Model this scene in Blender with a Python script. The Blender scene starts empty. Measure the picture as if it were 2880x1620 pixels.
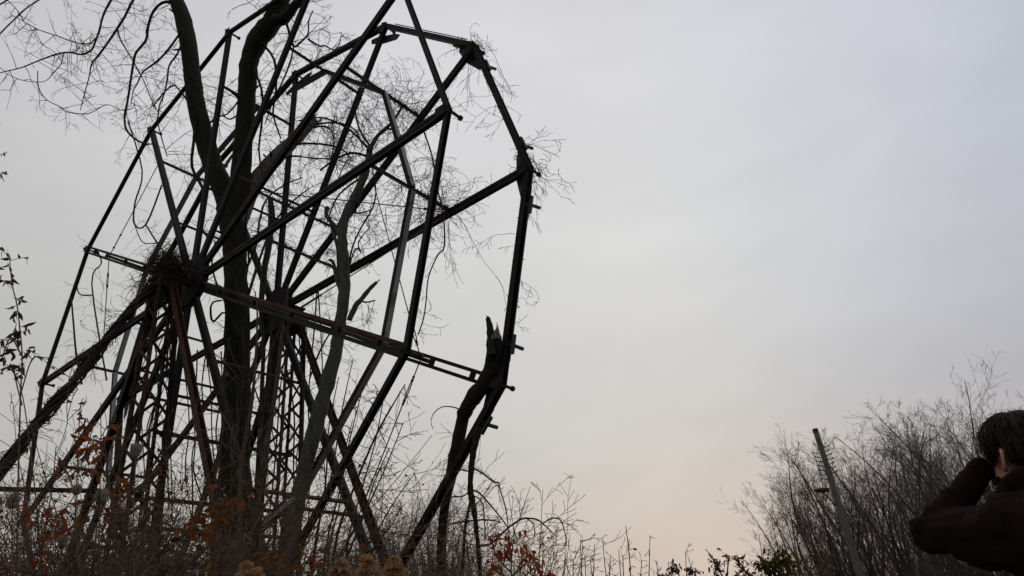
import bpy, math, random
import numpy as np
from mathutils import Matrix, Vector
PI = math.pi
S = bpy.context.scene
COL = S.collection

# ------------------------------------------------------------------ camera, sky, sun, exposure
# camera solved from the twelve-sided wheel in the photograph (f in photo pixels, camera axes x right, y down, z forward)
F = 1979.06
CAMZ = 1.25
UP = np.array([-.114, -.879, .463]); UP /= np.linalg.norm(UP)
FW = np.array([0, 0, 1.]) - UP[2] * UP; FW /= np.linalg.norm(FW)
RT = np.cross(FW, UP); RT = RT if RT[0] > 0 else -RT
def W(x): return np.array([x @ RT, x @ FW, x @ UP])          # camera axes -> world axes
CAM = np.array([0, 0, CAMZ])
def ray(px, py): return W(np.array([(px - 1440) / F, (py - 810) / F, 1.]))
def at(px, py, Y):                                            # the point of that direction on the vertical plane y = Y
    d = ray(px, py); return CAM + d * (Y / d[1])
cam = bpy.data.cameras.new('camera'); co = bpy.data.objects.new('camera', cam); COL.objects.link(co)
ex, ey, ez = W(np.array([1., 0, 0])), W(np.array([0, -1., 0])), W(np.array([0, 0, -1.]))
co.matrix_world = Matrix(((ex[0], ey[0], ez[0], 0), (ex[1], ey[1], ez[1], 0), (ex[2], ey[2], ez[2], CAMZ), (0, 0, 0, 1)))
cam.sensor_width = 36; cam.lens = 36 * F / 2880; cam.clip_start = .05; cam.clip_end = 4000
S.camera = co

SUN_EL, SUN_AZ = math.radians(9), math.radians(12)            # azimuth to the right of straight ahead
wd = bpy.data.worlds.new('World'); S.world = wd; wd.use_nodes = True
nt = wd.node_tree; N = nt.nodes; LK = nt.links
bg = N['Background']; bg.inputs[1].default_value = .1
sky = N.new('ShaderNodeTexSky'); sky.sky_type = 'NISHITA'; sky.sun_disc = False
sky.sun_elevation = SUN_EL; sky.sun_rotation = SUN_AZ; sky.air_density = 1.0; sky.dust_density = 3.0
tc = N.new('ShaderNodeTexCoord'); sx = N.new('ShaderNodeSeparateXYZ'); LK.new(tc.outputs['Generated'], sx.inputs[0])
ramp = N.new('ShaderNodeValToRGB'); LK.new(sx.outputs[2], ramp.inputs[0])
el = ramp.color_ramp.elements
def lin(c): return tuple(((v / 255) / 12.92 if v / 255 <= .04045 else ((v / 255 + .055) / 1.055) ** 2.4) for v in c)
stops = [(0.0, (208, 194, 184)), (.12, (207, 197, 189)), (.25, (206, 203, 199)), (.34, (210, 209, 207)), (.48, (216, 216, 215)), (.75, (219, 219, 223)), (1.0, (214, 216, 222))]
el[0].position = 0; el[0].color = (*lin(stops[0][1]), 1); el[1].position = 1; el[1].color = (*lin(stops[-1][1]), 1)
for p, c in stops[1:-1]:
    e = el.new(p); e.color = (*lin(c), 1)
# the clear part of the sky opens to the right of the sunset glow: cooler there
mul = N.new('ShaderNodeMix'); mul.data_type = 'RGBA'; mul.blend_type = 'MULTIPLY'
mr = N.new('ShaderNodeMapRange'); LK.new(sx.outputs[0], mr.inputs[0]); mr.inputs[1].default_value = .12; mr.inputs[2].default_value = .72; mr.interpolation_type = 'SMOOTHSTEP'
LK.new(mr.outputs[0], mul.inputs[0]); LK.new(ramp.outputs[0], mul.inputs[6]); mul.inputs[7].default_value = (.88, .92, 1.05, 1)
# thin uneven cloud
no = N.new('ShaderNodeTexNoise'); no.inputs['Scale'].default_value = 2.6; no.inputs['Detail'].default_value = 6; no.inputs['Distortion'].default_value = .6
mp = N.new('ShaderNodeMapping'); mp.inputs['Scale'].default_value = (1, 1, 3.0); LK.new(tc.outputs['Generated'], mp.inputs[0]); LK.new(mp.outputs[0], no.inputs[0])
mn = N.new('ShaderNodeMapRange'); LK.new(no.outputs[0], mn.inputs[0]); mn.inputs[1].default_value = .3; mn.inputs[2].default_value = .7; mn.inputs[3].default_value = .945; mn.inputs[4].default_value = 1.045
# the cloud is thinnest and brightest ahead and dims steadily away from there, least light coming from the east
dt = N.new('ShaderNodeVectorMath'); dt.operation = 'DOT_PRODUCT'; nv = N.new('ShaderNodeVectorMath'); nv.operation = 'NORMALIZE'; LK.new(tc.outputs['Generated'], nv.inputs[0]); LK.new(nv.outputs[0], dt.inputs[0]); dt.inputs[1].default_value = (.10, .83, .55)
ac = N.new('ShaderNodeMath'); ac.operation = 'ARCCOSINE'; LK.new(dt.outputs['Value'], ac.inputs[0])
me = N.new('ShaderNodeMapRange'); me.interpolation_type = 'SMOOTHSTEP'; LK.new(ac.outputs[0], me.inputs[0]); me.inputs[1].default_value = 0.0; me.inputs[2].default_value = 1.5; me.inputs[3].default_value = 1.02; me.inputs[4].default_value = .56
mm = N.new('ShaderNodeMath'); mm.operation = 'MULTIPLY'; LK.new(mn.outputs[0], mm.inputs[0]); LK.new(me.outputs[0], mm.inputs[1])
m10 = N.new('ShaderNodeMath'); m10.operation = 'MULTIPLY'; LK.new(mm.outputs[0], m10.inputs[0]); m10.inputs[1].default_value = 10.0
sc = N.new('ShaderNodeVectorMath'); sc.operation = 'SCALE'; LK.new(mul.outputs[2], sc.inputs[0]); LK.new(m10.outputs[0], sc.inputs['Scale'])
fin = N.new('ShaderNodeMix'); fin.data_type = 'RGBA'; fin.inputs[0].default_value = .012
LK.new(sc.outputs[0], fin.inputs[6]); LK.new(sky.outputs[0], fin.inputs[7]); LK.new(fin.outputs[2], bg.inputs[0])

sl = bpy.data.lights.new('sun', 'SUN'); so = bpy.data.objects.new('sun', sl); COL.objects.link(so)
sl.energy = .5; sl.angle = math.radians(25); sl.color = (1, .86, .74)
so.rotation_euler = Vector((-math.sin(SUN_AZ) * math.cos(SUN_EL), -math.cos(SUN_AZ) * math.cos(SUN_EL), -math.sin(SUN_EL))).to_track_quat('-Z', 'Y').to_euler()
so.location = (3, 40, 20)
S.view_settings.view_transform = 'Standard'; S.view_settings.look = 'None'; S.view_settings.exposure = 0; S.view_settings.gamma = 1

# ------------------------------------------------------------------ materials
def mat(name, cols, scale=4, rough=.85, stretch=(1, 1, 1), bump=0, bscale=None, detail=6, coord='Object', spec=.3, rnd=None, metallic=0):
    m = bpy.data.materials.new(name); m.use_nodes = True
    n = m.node_tree.nodes; l = m.node_tree.links; b = n['Principled BSDF']
    b.inputs['Roughness'].default_value = rough; b.inputs['Specular IOR Level'].default_value = spec; b.inputs['Metallic'].default_value = metallic
    t = n.new('ShaderNodeTexCoord'); mp = n.new('ShaderNodeMapping'); mp.inputs['Scale'].default_value = stretch; l.new(t.outputs[coord], mp.inputs[0])
    r = n.new('ShaderNodeValToRGB'); e = r.color_ramp.elements
    pos = [.32 + .36 * i / max(1, len(cols) - 1) for i in range(len(cols))] if not rnd else [i / max(1, len(cols) - 1) for i in range(len(cols))]
    e[0].position = pos[0]; e[0].color = (*cols[0], 1); e[1].position = pos[-1]; e[1].color = (*cols[-1], 1)
    for p, c in zip(pos[1:-1], cols[1:-1]):
        k = e.new(p); k.color = (*c, 1)
    tx = n.new('ShaderNodeTexNoise'); tx.inputs['Scale'].default_value = scale; tx.inputs['Detail'].default_value = detail; tx.inputs['Roughness'].default_value = .65; l.new(mp.outputs[0], tx.inputs[0])
    if rnd == 'island':
        g = n.new('ShaderNodeNewGeometry'); l.new(g.outputs['Random Per Island'], r.inputs[0])
    elif rnd == 'object':
        g = n.new('ShaderNodeObjectInfo'); l.new(g.outputs['Random'], r.inputs[0])
    else: l.new(tx.outputs[0], r.inputs[0])
    l.new(r.outputs[0], b.inputs['Base Color'])
    if bump:
        t2 = n.new('ShaderNodeTexNoise'); t2.inputs['Scale'].default_value = bscale or scale * 3; t2.inputs['Detail'].default_value = 5; l.new(mp.outputs[0], t2.inputs[0])
        bp = n.new('ShaderNodeBump'); bp.inputs['Strength'].default_value = bump; bp.inputs['Distance'].default_value = .02; l.new(t2.outputs[0], bp.inputs['Height']); l.new(bp.outputs[0], b.inputs['Normal'])
    return m
M = {}
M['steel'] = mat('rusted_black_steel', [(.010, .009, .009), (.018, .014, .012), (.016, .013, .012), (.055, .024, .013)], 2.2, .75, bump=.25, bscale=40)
M['rust'] = mat('rusty_brown_steel', [(.022, .015, .012), (.05, .024, .015), (.085, .034, .018), (.03, .018, .013)], 3.0, .8, bump=.3, bscale=40)
M['pale'] = mat('faded_grey_paint', [(.30, .31, .31), (.38, .38, .37), (.34, .34, .33), (.14, .07, .04)], 1.6, .55, bump=.15, bscale=30)
M['teal'] = mat('faded_teal_plate', [(.016, .032, .034), (.03, .065, .07), (.05, .09, .10), (.035, .02, .014)], 6, .6, bump=.2, bscale=40)
M['cable'] = mat('steel_cable', [(.02, .02, .02), (.05, .045, .04)], 20, .6)
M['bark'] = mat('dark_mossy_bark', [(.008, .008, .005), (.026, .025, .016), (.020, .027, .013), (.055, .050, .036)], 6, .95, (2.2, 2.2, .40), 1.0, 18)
M['bark_grey'] = mat('grey_green_bark', [(.05, .052, .04), (.10, .105, .085), (.075, .085, .06), (.14, .14, .12)], 5, .95, (1.4, 1.4, .7), .6, 18)
M['bark_pale'] = mat('weathered_bare_wood', [(.10, .085, .07), (.17, .15, .125), (.21, .19, .165), (.07, .06, .045)], 5, .9, (1.5, 1.5, .6), .5, 18)
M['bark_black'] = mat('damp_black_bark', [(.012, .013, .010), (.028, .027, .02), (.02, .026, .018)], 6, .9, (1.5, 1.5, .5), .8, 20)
M['wood_raw'] = mat('splintered_wood', [(.16, .12, .08), (.28, .22, .16), (.09, .06, .04)], 14, .9, (3, 3, .5), .5, 30)
M['twig'] = mat('dark_twig', [(.014, .011, .009), (.03, .023, .018), (.045, .034, .026)], 3, .9)
M['vine'] = mat('dry_vine', [(.02, .016, .012), (.05, .038, .028), (.075, .06, .045)], 4, .95)
M['stem_tan'] = mat('tan_sapling_bark', [(.06, .042, .028), (.12, .075, .045), (.05, .045, .03)], 6, .9, (1, 1, .4), .3)
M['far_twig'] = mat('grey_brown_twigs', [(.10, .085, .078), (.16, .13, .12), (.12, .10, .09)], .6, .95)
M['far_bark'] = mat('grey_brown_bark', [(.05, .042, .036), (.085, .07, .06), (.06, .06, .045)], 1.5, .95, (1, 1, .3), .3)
M['brush'] = mat('brushwood', [(.05, .032, .022), (.12, .078, .052), (.19, .13, .09), (.085, .075, .042)], 2.2, .95)
M['stalk'] = mat('dry_stalk', [(.10, .075, .05), (.16, .12, .085)], 4, .9)
M['seed'] = mat('dry_seed_head', [(.32, .27, .20), (.46, .40, .31)], 30, .95)
M['plume'] = mat('tan_goldenrod', [(.34, .18, .085), (.50, .29, .15), (.42, .25, .14)], 20, .95)
def leafmat(name, cols, rnd):
    m = mat(name, cols, rnd=rnd, rough=.6); b = m.node_tree.nodes['Principled BSDF']
    tr = m.node_tree.nodes.new('ShaderNodeBsdfTranslucent'); ad = m.node_tree.nodes.new('ShaderNodeMixShader'); ad.inputs[0].default_value = .45
    l = m.node_tree.links; r = next(x for x in m.node_tree.nodes if x.type == 'VALTORGB'); l.new(r.outputs[0], tr.inputs[0])
    l.new(b.outputs[0], ad.inputs[1]); l.new(tr.outputs[0], ad.inputs[2]); l.new(ad.outputs[0], m.node_tree.nodes['Material Output'].inputs[0])
    return m
M['leaf_mix'] = leafmat('thicket_leaf', [(.16, .05, .02), (.28, .09, .024), (.14, .03, .018), (.08, .13, .025), (.18, .13, .03), (.26, .055, .02), (.06, .10, .025), (.18, .035, .02)], 'island')
M['leaf_orange'] = leafmat('orange_leaf', [(.24, .075, .018), (.32, .11, .024), (.18, .045, .014), (.28, .085, .024), (.2, .11, .025)], 'object')
M['leaf_red'] = leafmat('red_leaf', [(.38, .06, .016), (.50, .11, .02), (.28, .035, .014), (.45, .085, .018)], 'object')
M['leaf_green'] = leafmat('turning_green_leaf', [(.06, .07, .015), (.09, .08, .015), (.045, .06, .014), (.14, .05, .014)], 'object')
M['leaf_dull'] = leafmat('dull_brown_leaf', [(.13, .05, .025), (.18, .055, .025), (.08, .07, .022), (.06, .035, .02)], 'object')
M['ground'] = mat('leaf_litter_soil', [(.025, .018, .012), (.05, .036, .022), (.06, .05, .025), (.035, .035, .016)], 1.3, 1.0, bump=.8, bscale=9, coord='Object')
M['grass'] = mat('dead_grass', [(.08, .055, .03), (.15, .11, .06), (.07, .075, .03), (.13, .07, .04)], rnd='island', rough=.95)
M['pole'] = mat('weathered_pole', [(.09, .085, .07), (.14, .135, .115), (.07, .08, .05)], 3, .9, (6, 6, .5), .4, 12)
M['hoodie'] = mat('brown_fleece', [(.011, .0062, .0045), (.016, .009, .0065), (.021, .012, .0085)], 9, 1.0, bump=.35, bscale=160, spec=.1)
M['jeans'] = mat('dark_denim', [(.012, .014, .02), (.022, .025, .035)], 30, .95)
M['skin'] = mat('skin', [(.40, .20, .14), (.46, .25, .18), (.42, .22, .15)], 7, .55, bump=.1, bscale=90)
M['hair'] = mat('brown_hair', [(.006, .0035, .002), (.016, .009, .0045), (.036, .021, .010)], rnd='island', rough=.6, spec=.15)
M['shoe'] = mat('dark_shoe', [(.012, .012, .012), (.02, .02, .02)], 10, .6)

# ------------------------------------------------------------------ mesh builder
def nrm(v): v = np.asarray(v, float); return v / (np.linalg.norm(v) + 1e-12)
class MB:
    def __init__(s): s.V = []; s.F = []; s.n = 0; s.tubes = {}
    def add(s, v, faces, mi=0, smooth=False):
        v = np.asarray(v, float); s.V.append(v)
        for f in faces: s.F.append((tuple(i + s.n for i in f), mi, smooth))
        s.n += len(v)
    def prism(s, p0, p1, prof, u, mis=None):               # prof: 2d points along (u, v), v = axis x u
        p0 = np.asarray(p0, float); p1 = np.asarray(p1, float); d = nrm(p1 - p0); u = np.asarray(u, float); u = nrm(u - d * (u @ d)); v = np.cross(d, u); k = len(prof)
        ring = np.array([a * u + b * v for a, b in prof]); vs = np.vstack([p0 + ring, p1 + ring])
        fs = [(i, (i + 1) % k, k + (i + 1) % k, k + i) for i in range(k)]
        for i, f in enumerate(fs): s.F.append((tuple(j + s.n for j in f), mis[i] if mis else 0, False))
        s.F.append((tuple(j + s.n for j in range(k - 1, -1, -1)), 0, False)); s.F.append((tuple(j + s.n for j in range(k, 2 * k)), 0, False))
        s.V.append(vs); s.n += 2 * k
    def bar(s, p0, p1, wu, wv, u, mis=None): s.prism(p0, p1, [(-wu / 2, -wv / 2), (wu / 2, -wv / 2), (wu / 2, wv / 2), (-wu / 2, wv / 2)], u, mis)
    def channel(s, p0, p1, wu, wv, t, u):                  # C section, open towards +v
        a, b = wu / 2, wv / 2
        s.prism(p0, p1, [(-a, -b), (a, -b), (a, b), (a - t, b), (a - t, -b + t), (-a + t, -b + t), (-a + t, b), (-a, b)], u)
    def angle(s, p0, p1, w, t, u): s.prism(p0, p1, [(0, 0), (w, 0), (w, t), (t, t), (t, w), (0, w)], u)
    def tube(s, pts, rad, k=4): 
        pts = np.asarray(pts, float); n = len(pts)
        if np.isscalar(rad): rad = np.full(n, rad)
        s.tubes.setdefault((n, k), []).append((pts, np.asarray(rad, float)))
    def rod(s, p0, p1, r, k=6): s.tube([p0, p1], r, k)
    def blob(s, c, axes, seg=10, rings=7, fn=None):         # ellipsoid, axes = 3 scaled vectors
        vs = []; fs = []
        for i in range(rings + 1):
            th = PI * i / rings
            for j in range(seg):
                ph = 2 * PI * j / seg; q = np.array([math.sin(th) * math.cos(ph), math.sin(th) * math.sin(ph), math.cos(th)])
                if fn: q = q * fn(q)
                vs.append(c + q[0] * axes[0] + q[1] * axes[1] + q[2] * axes[2])
        for i in range(rings):
            for j in range(seg): fs.append((i * seg + j, (i + 1) * seg + j, (i + 1) * seg + (j + 1) % seg, i * seg + (j + 1) % seg))
        s.add(vs, fs, 0, True)
    def arrays(s):
        V = list(s.V); n = s.n; quads = []
        for (m, k), lst in s.tubes.items():
            P = np.stack([a for a, _ in lst]); Rr = np.stack([b for _, b in lst]); q = len(lst)
            T = np.empty_like(P); T[:, 1:-1] = P[:, 2:] - P[:, :-2]; T[:, 0] = P[:, 1] - P[:, 0]; T[:, -1] = P[:, -1] - P[:, -2]
            T /= np.linalg.norm(T, axis=2, keepdims=True) + 1e-12
            ov = P[:, -1] - P[:, 0]; ov /= np.linalg.norm(ov, axis=1, keepdims=True) + 1e-9
            ref = np.where(np.abs(ov[:, 2:3]) < .8, np.array([[0, 0, 1.]]), np.array([[.6, -.8, 0.]]))[:, None, :]
            U = np.cross(T, np.broadcast_to(ref, T.shape)); U /= np.linalg.norm(U, axis=2, keepdims=True) + 1e-9; Vv = np.cross(T, U)
            an = 2 * PI * np.arange(k) / k
            X = P[:, :, None, :] + Rr[:, :, None, None] * (np.cos(an)[None, None, :, None] * U[:, :, None, :] + np.sin(an)[None, None, :, None] * Vv[:, :, None, :])
            V.append(X.reshape(-1, 3))
            base = n + (np.arange(q) * m * k)[:, None, None] + (np.arange(m - 1) * k)[None, :, None]
            j = np.arange(k)[None, None, :]; j2 = (j + 1) % k
            quads.append(np.stack([base + j, base + j2, base + k + j2, base + k + j], -1).reshape(-1, 4))
            n += q * m * k
            if k >= 5:
                for e in (0, m - 1):
                    for i in range(q): s.F.append((tuple(s_ for s_ in (n - q * m * k + i * m * k + e * k + np.arange(k))), 0, False))
        return V, quads
    def build(s, name, m, parent=None, base=None, **tags):
        V, quads = s.arrays(); V = np.vstack(V) if V else np.zeros((0, 3))
        if base is None: base = BASE.get(parent.name, np.zeros(3)) if parent else np.zeros(3)
        V = V - base
        me = bpy.data.meshes.new(name); Q = np.vstack(quads) if quads else np.zeros((0, 4), int)
        ln = np.concatenate([np.array([len(f[0]) for f in s.F], int), np.full(len(Q), 4, int)])
        lv = np.concatenate([np.array([i for f in s.F for i in f[0]], int), Q.reshape(-1)])
        me.vertices.add(len(V)); me.vertices.foreach_set('co', V.astype(np.float32).reshape(-1))
        me.loops.add(len(lv)); me.loops.foreach_set('vertex_index', lv.astype(np.int32))
        me.polygons.add(len(ln)); st = np.concatenate([[0], np.cumsum(ln)[:-1]]) if len(ln) else np.zeros(0)
        me.polygons.foreach_set('loop_start', st.astype(np.int32)); me.polygons.foreach_set('loop_total', ln.astype(np.int32))
        me.polygons.foreach_set('material_index', np.concatenate([np.array([f[1] for f in s.F], np.int32), np.zeros(len(Q), np.int32)]).astype(np.int32))
        me.polygons.foreach_set('use_smooth', np.concatenate([np.array([f[2] for f in s.F], bool), np.ones(len(Q), bool)]))
        for x in (m if isinstance(m, (list, tuple)) else [m]): me.materials.append(x)
        me.update(calc_edges=True); me.validate()
        return link(name, me, parent, base, **tags)
BASE = {}
def link(name, me, parent=None, base=None, **tags):
    o = bpy.data.objects.new(name, me); COL.objects.link(o)
    if parent: o.parent = parent
    elif base is not None: o.location = base
    if base is not None: BASE[o.name] = np.asarray(base, float)
    for k, v in tags.items(): o[k] = v
    return o
def thing(name, loc, label, category, group=None):
    o = bpy.data.objects.new(name, None); COL.objects.link(o); o.location = loc; o.empty_display_size = .2
    BASE[o.name] = np.asarray(loc, float); o['label'] = label; o['category'] = category
    if group: o['group'] = group
    return o
def copy_tree(o, parent=None):
    c = o.copy(); COL.objects.link(c)
    if parent: c.parent = parent
    for ch in list(o.children): copy_tree(ch, c)
    return c

# ------------------------------------------------------------------ ground
def sst(a, b, x): t = min(1, max(0, (x - a) / (b - a))); return t * t * (3 - 2 * t)
def gz(x, y):                                                # the wheel stands on slightly higher ground
    h = .85 * sst(2.2, 5.5, y) * (1 - sst(-1.0, 4.5, x)) * (1 - sst(24, 50, math.hypot(x, y)))
    return h + .05 * math.sin(x * 1.3 + 1) * math.cos(y * 1.1) * (1 - sst(30, 60, math.hypot(x, y)))
def make_ground():
    rs = np.concatenate([np.linspace(0, 12, 40), np.geomspace(12.6, 3000, 30)]); na = 72; vs = [(0, 0, gz(0, 0))]; fs = []
    for r in rs[1:]:
        for j in range(na): x, y = r * math.cos(2 * PI * j / na), r * math.sin(2 * PI * j / na); vs.append((x, y, gz(x, y)))
    for j in range(na): fs.append((0, 1 + j, 1 + (j + 1) % na))
    for i in range(len(rs) - 2):
        for j in range(na): a = 1 + i * na; fs.append((a + j, a + na + j, a + na + (j + 1) % na, a + (j + 1) % na))
    b = MB(); b.add(vs, fs, 0, True); b.build('ground', M['ground'], kind='structure')
make_ground()

# ------------------------------------------------------------------ the wheel (fitted: centre, spoke axes, axle)
R = 6.0
C = W(np.array([-5.4229039, -.08717585, 11.9087948])) + CAM
A_ = W(np.array([.70968222, .13134029, -.69217113])); B_ = W(np.array([.31513145, -.9378842, .14513925])); N_ = W(np.array([-.63011373, -.32112764, -.70698919]))
WID = 1.640534
ZG = gz(C[0], C[1])
AH = nrm(np.cross(np.array([0, 0, 1.]), N_)); NH = nrm(N_ - np.array([0, 0, N_[2]])); Z = np.array([0, 0, 1.])
def er(k): t = PI / 6 * k; return math.cos(t) * A_ + math.sin(t) * B_
def et(k): t = PI / 6 * k; return -math.sin(t) * A_ + math.cos(t) * B_
def sp(k, r, s=0.0): return C + r * er(k) - s * N_          # s: metres from the near ring towards the far ring
rg = random.Random(5); rng = np.random.default_rng(5)
wheel = thing('ferris_wheel', (C[0], C[1], ZG), 'rusted skeleton of an abandoned ferris wheel overgrown with bare trees and vines', 'ferris wheel')
for ring, s in ((0, 0.0), (1, WID)):
    for k in range(12):
        b = MB(); g, rw, ax_ = (.062, .050, .05) if k in (0, 6) else (.036, .050, .068)
        b.channel(sp(k, .30, s) + et(k) * g, sp(k, R - .05, s) + et(k) * g, ax_, rw, .010, N_)
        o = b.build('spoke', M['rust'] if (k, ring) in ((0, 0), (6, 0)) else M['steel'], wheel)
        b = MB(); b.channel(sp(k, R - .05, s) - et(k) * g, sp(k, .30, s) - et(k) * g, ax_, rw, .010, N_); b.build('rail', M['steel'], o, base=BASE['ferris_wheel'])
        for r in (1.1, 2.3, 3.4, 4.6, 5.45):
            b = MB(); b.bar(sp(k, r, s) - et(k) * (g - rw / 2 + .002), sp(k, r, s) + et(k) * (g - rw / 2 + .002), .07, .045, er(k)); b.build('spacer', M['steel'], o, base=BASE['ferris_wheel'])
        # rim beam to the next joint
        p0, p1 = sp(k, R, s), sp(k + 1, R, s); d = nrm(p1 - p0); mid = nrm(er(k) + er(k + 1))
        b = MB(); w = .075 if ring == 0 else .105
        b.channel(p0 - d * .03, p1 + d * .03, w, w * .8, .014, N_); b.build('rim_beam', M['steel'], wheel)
        if ring == 1 and k in (0, 2, 11):
            b = MB(); q = mid * .085; b.rod(p0 + q + d * .3, p1 + q - d * .3, .010, 5); b.build('rim_rod', M['cable'], wheel)
        # seat pin through each joint
        b = MB(); out = -N_ if ring else -N_; b.rod(sp(k, R, s) + N_ * .10, sp(k, R, s) + out * .22, .022, 7); b.rod(sp(k, R, s) + out * .20, sp(k, R, s) + out * .235, .036, 7)
        b.bar(sp(k, R - .17, s) + N_ * .058, sp(k, R + .05, s) + N_ * .058, .15, .012, et(k)); b.build('seat_pin', M['steel'], wheel)
        if ring == 1:                                        # gusset plates in the inner corners of the far ring
            ds = [nrm(sp(k + e, R, s) - sp(k, R, s)) for e in (1, -1)]
            oo = -N_ * .075; J = sp(k, R, s) + oo
            if k in (3, 4, 5): poly = [J + et(k) * .30 - er(k) * .16, J + et(k) * .48 - er(k) * .20, J + et(k) * .42 - er(k) * .30, J - er(k) * .34, J - et(k) * .42 - er(k) * .30, J - et(k) * .48 - er(k) * .20, J - et(k) * .30 - er(k) * .16]
            else: poly = [J + ds[0] * .08 - er(k) * .04, J + ds[0] * .52 - er(k) * .02, J + ds[0] * .42 - er(k) * .14, J - er(k) * .30, J + ds[1] * .42 - er(k) * .14, J + ds[1] * .52 - er(k) * .02, J + ds[1] * .08 - er(k) * .04]
            v = poly + [x - N_ * .014 for x in poly]; m = len(poly)
            b = MB(); b.add(v, [tuple(range(m)), tuple(range(2 * m - 1, m - 1, -1))] + [(i, i + m, (i + 1) % m + m, (i + 1) % m) for i in range(m)]); b.build('gusset_plate', M['teal'], wheel)
            if k in (0, 1, 2):
                for e in (0, 1):
                    b = MB(); q = sp(k, R, s) + ds[e] * .55; b.rod(q, q + nrm(er(k) * .3 - N_) * .26, .026, 7)
                    b.bar(q - ds[e] * .13 - N_ * .07, q + ds[e] * .13 - N_ * .07, .13, .05, er(k)); b.build('bracket', M['teal'], wheel)
    # hub flange, axle bearing
    b = MB(); V = [sp(k * .5, .46, s) + N_ * .055 for k in range(24)] + [sp(k * .5, .46, s) - N_ * .055 for k in range(24)]
    b.add(V, [tuple(range(24)), tuple(range(47, 23, -1))] + [(i, i + 24, (i + 1) % 24 + 24, (i + 1) % 24) for i in range(24)])
    b.build('hub_flange', M['steel'], wheel)
b = MB(); b.rod(C + N_ * .62, C - N_ * (WID + .62), .085, 12); b.build('axle', M['steel'], wheel)
for k in range(12):
    for r in (2.0, 4.5):
        b = MB(); b.tube([sp(k, r, -.03), sp(k, r, WID + .03)], .024 if r == 2 else .03, 6); b.build('cross_tube', M['steel'], wheel)
    # middle drive ring: channel with pale faces turned to the hub, rusted sides
    p0, p1 = sp(k, 4.5, WID / 2), sp(k + 1, 4.5, WID / 2); d = nrm(p1 - p0)
    if k not in (3,):
        b = MB(); b.bar(p0 + d * .03, p1 - d * .03, .085, .075, N_, [1, 0, 1, 0]); b.build('drive_ring_beam', [M['steel'], M['pale']], wheel)
    else:
        b = MB(); b.bar(p0 + d * .03, p0 * .55 + p1 * .45 - er(3) * .05, .085, .075, N_, [1, 0, 1, 0]); b.build('drive_ring_beam', [M['steel'], M['pale']], wheel, label='bent drive ring beam broken off half way')
# bracing rods with turnbuckles between neighbouring spokes
def turnbuckle_rod(p0, p1, f=.5):
    b = MB(); p0 = np.asarray(p0); p1 = np.asarray(p1); d = nrm(p1 - p0); q = p0 * (1 - f) + p1 * f; L = .17
    u = nrm(np.cross(d, N_ + .3 * Z)); b.rod(p0, q - d * L, .009, 5); b.rod(q + d * L, p1, .009, 5)
    for e in (-1, 1):
        b.tube([q - d * L * .9, q - d * L * .6 + u * e * .022, q + d * L * .6 + u * e * .022, q + d * L * .9], .009, 5)
        b.rod(q + e * d * L * .8, q + e * d * L, .022, 6)
        b.tube([q + e * d * (L + .03 + .024 * math.cos(t)) + u * .024 * math.sin(t) for t in np.linspace(0, 2 * PI, 9)], .008, 5)
    b.build('brace_rod', M['cable'], wheel)
turnbuckle_rod(sp(0, 4.35, WID), sp(2, 3.1, WID), .12); turnbuckle_rod(sp(0, 4.35, WID), sp(11, 5.4, WID) - AH * .6, .16)
turnbuckle_rod(sp(6, 4.45, 0), sp(5, 4.45, 0), .16); turnbuckle_rod(sp(6, 4.45, 0), sp(7, 3.2, 0), .3)
turnbuckle_rod(sp(0, 3.4, 0), sp(1, 4.4, WID), .1); turnbuckle_rod(sp(0, 3.3, 0), sp(11, 3.0, .3), .14)
turnbuckle_rod(sp(2, 2.0, 0), sp(1, 4.5, WID), .93); turnbuckle_rod(sp(10, 4.4, 0), sp(9, 2.2, 0), .2)
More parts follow.
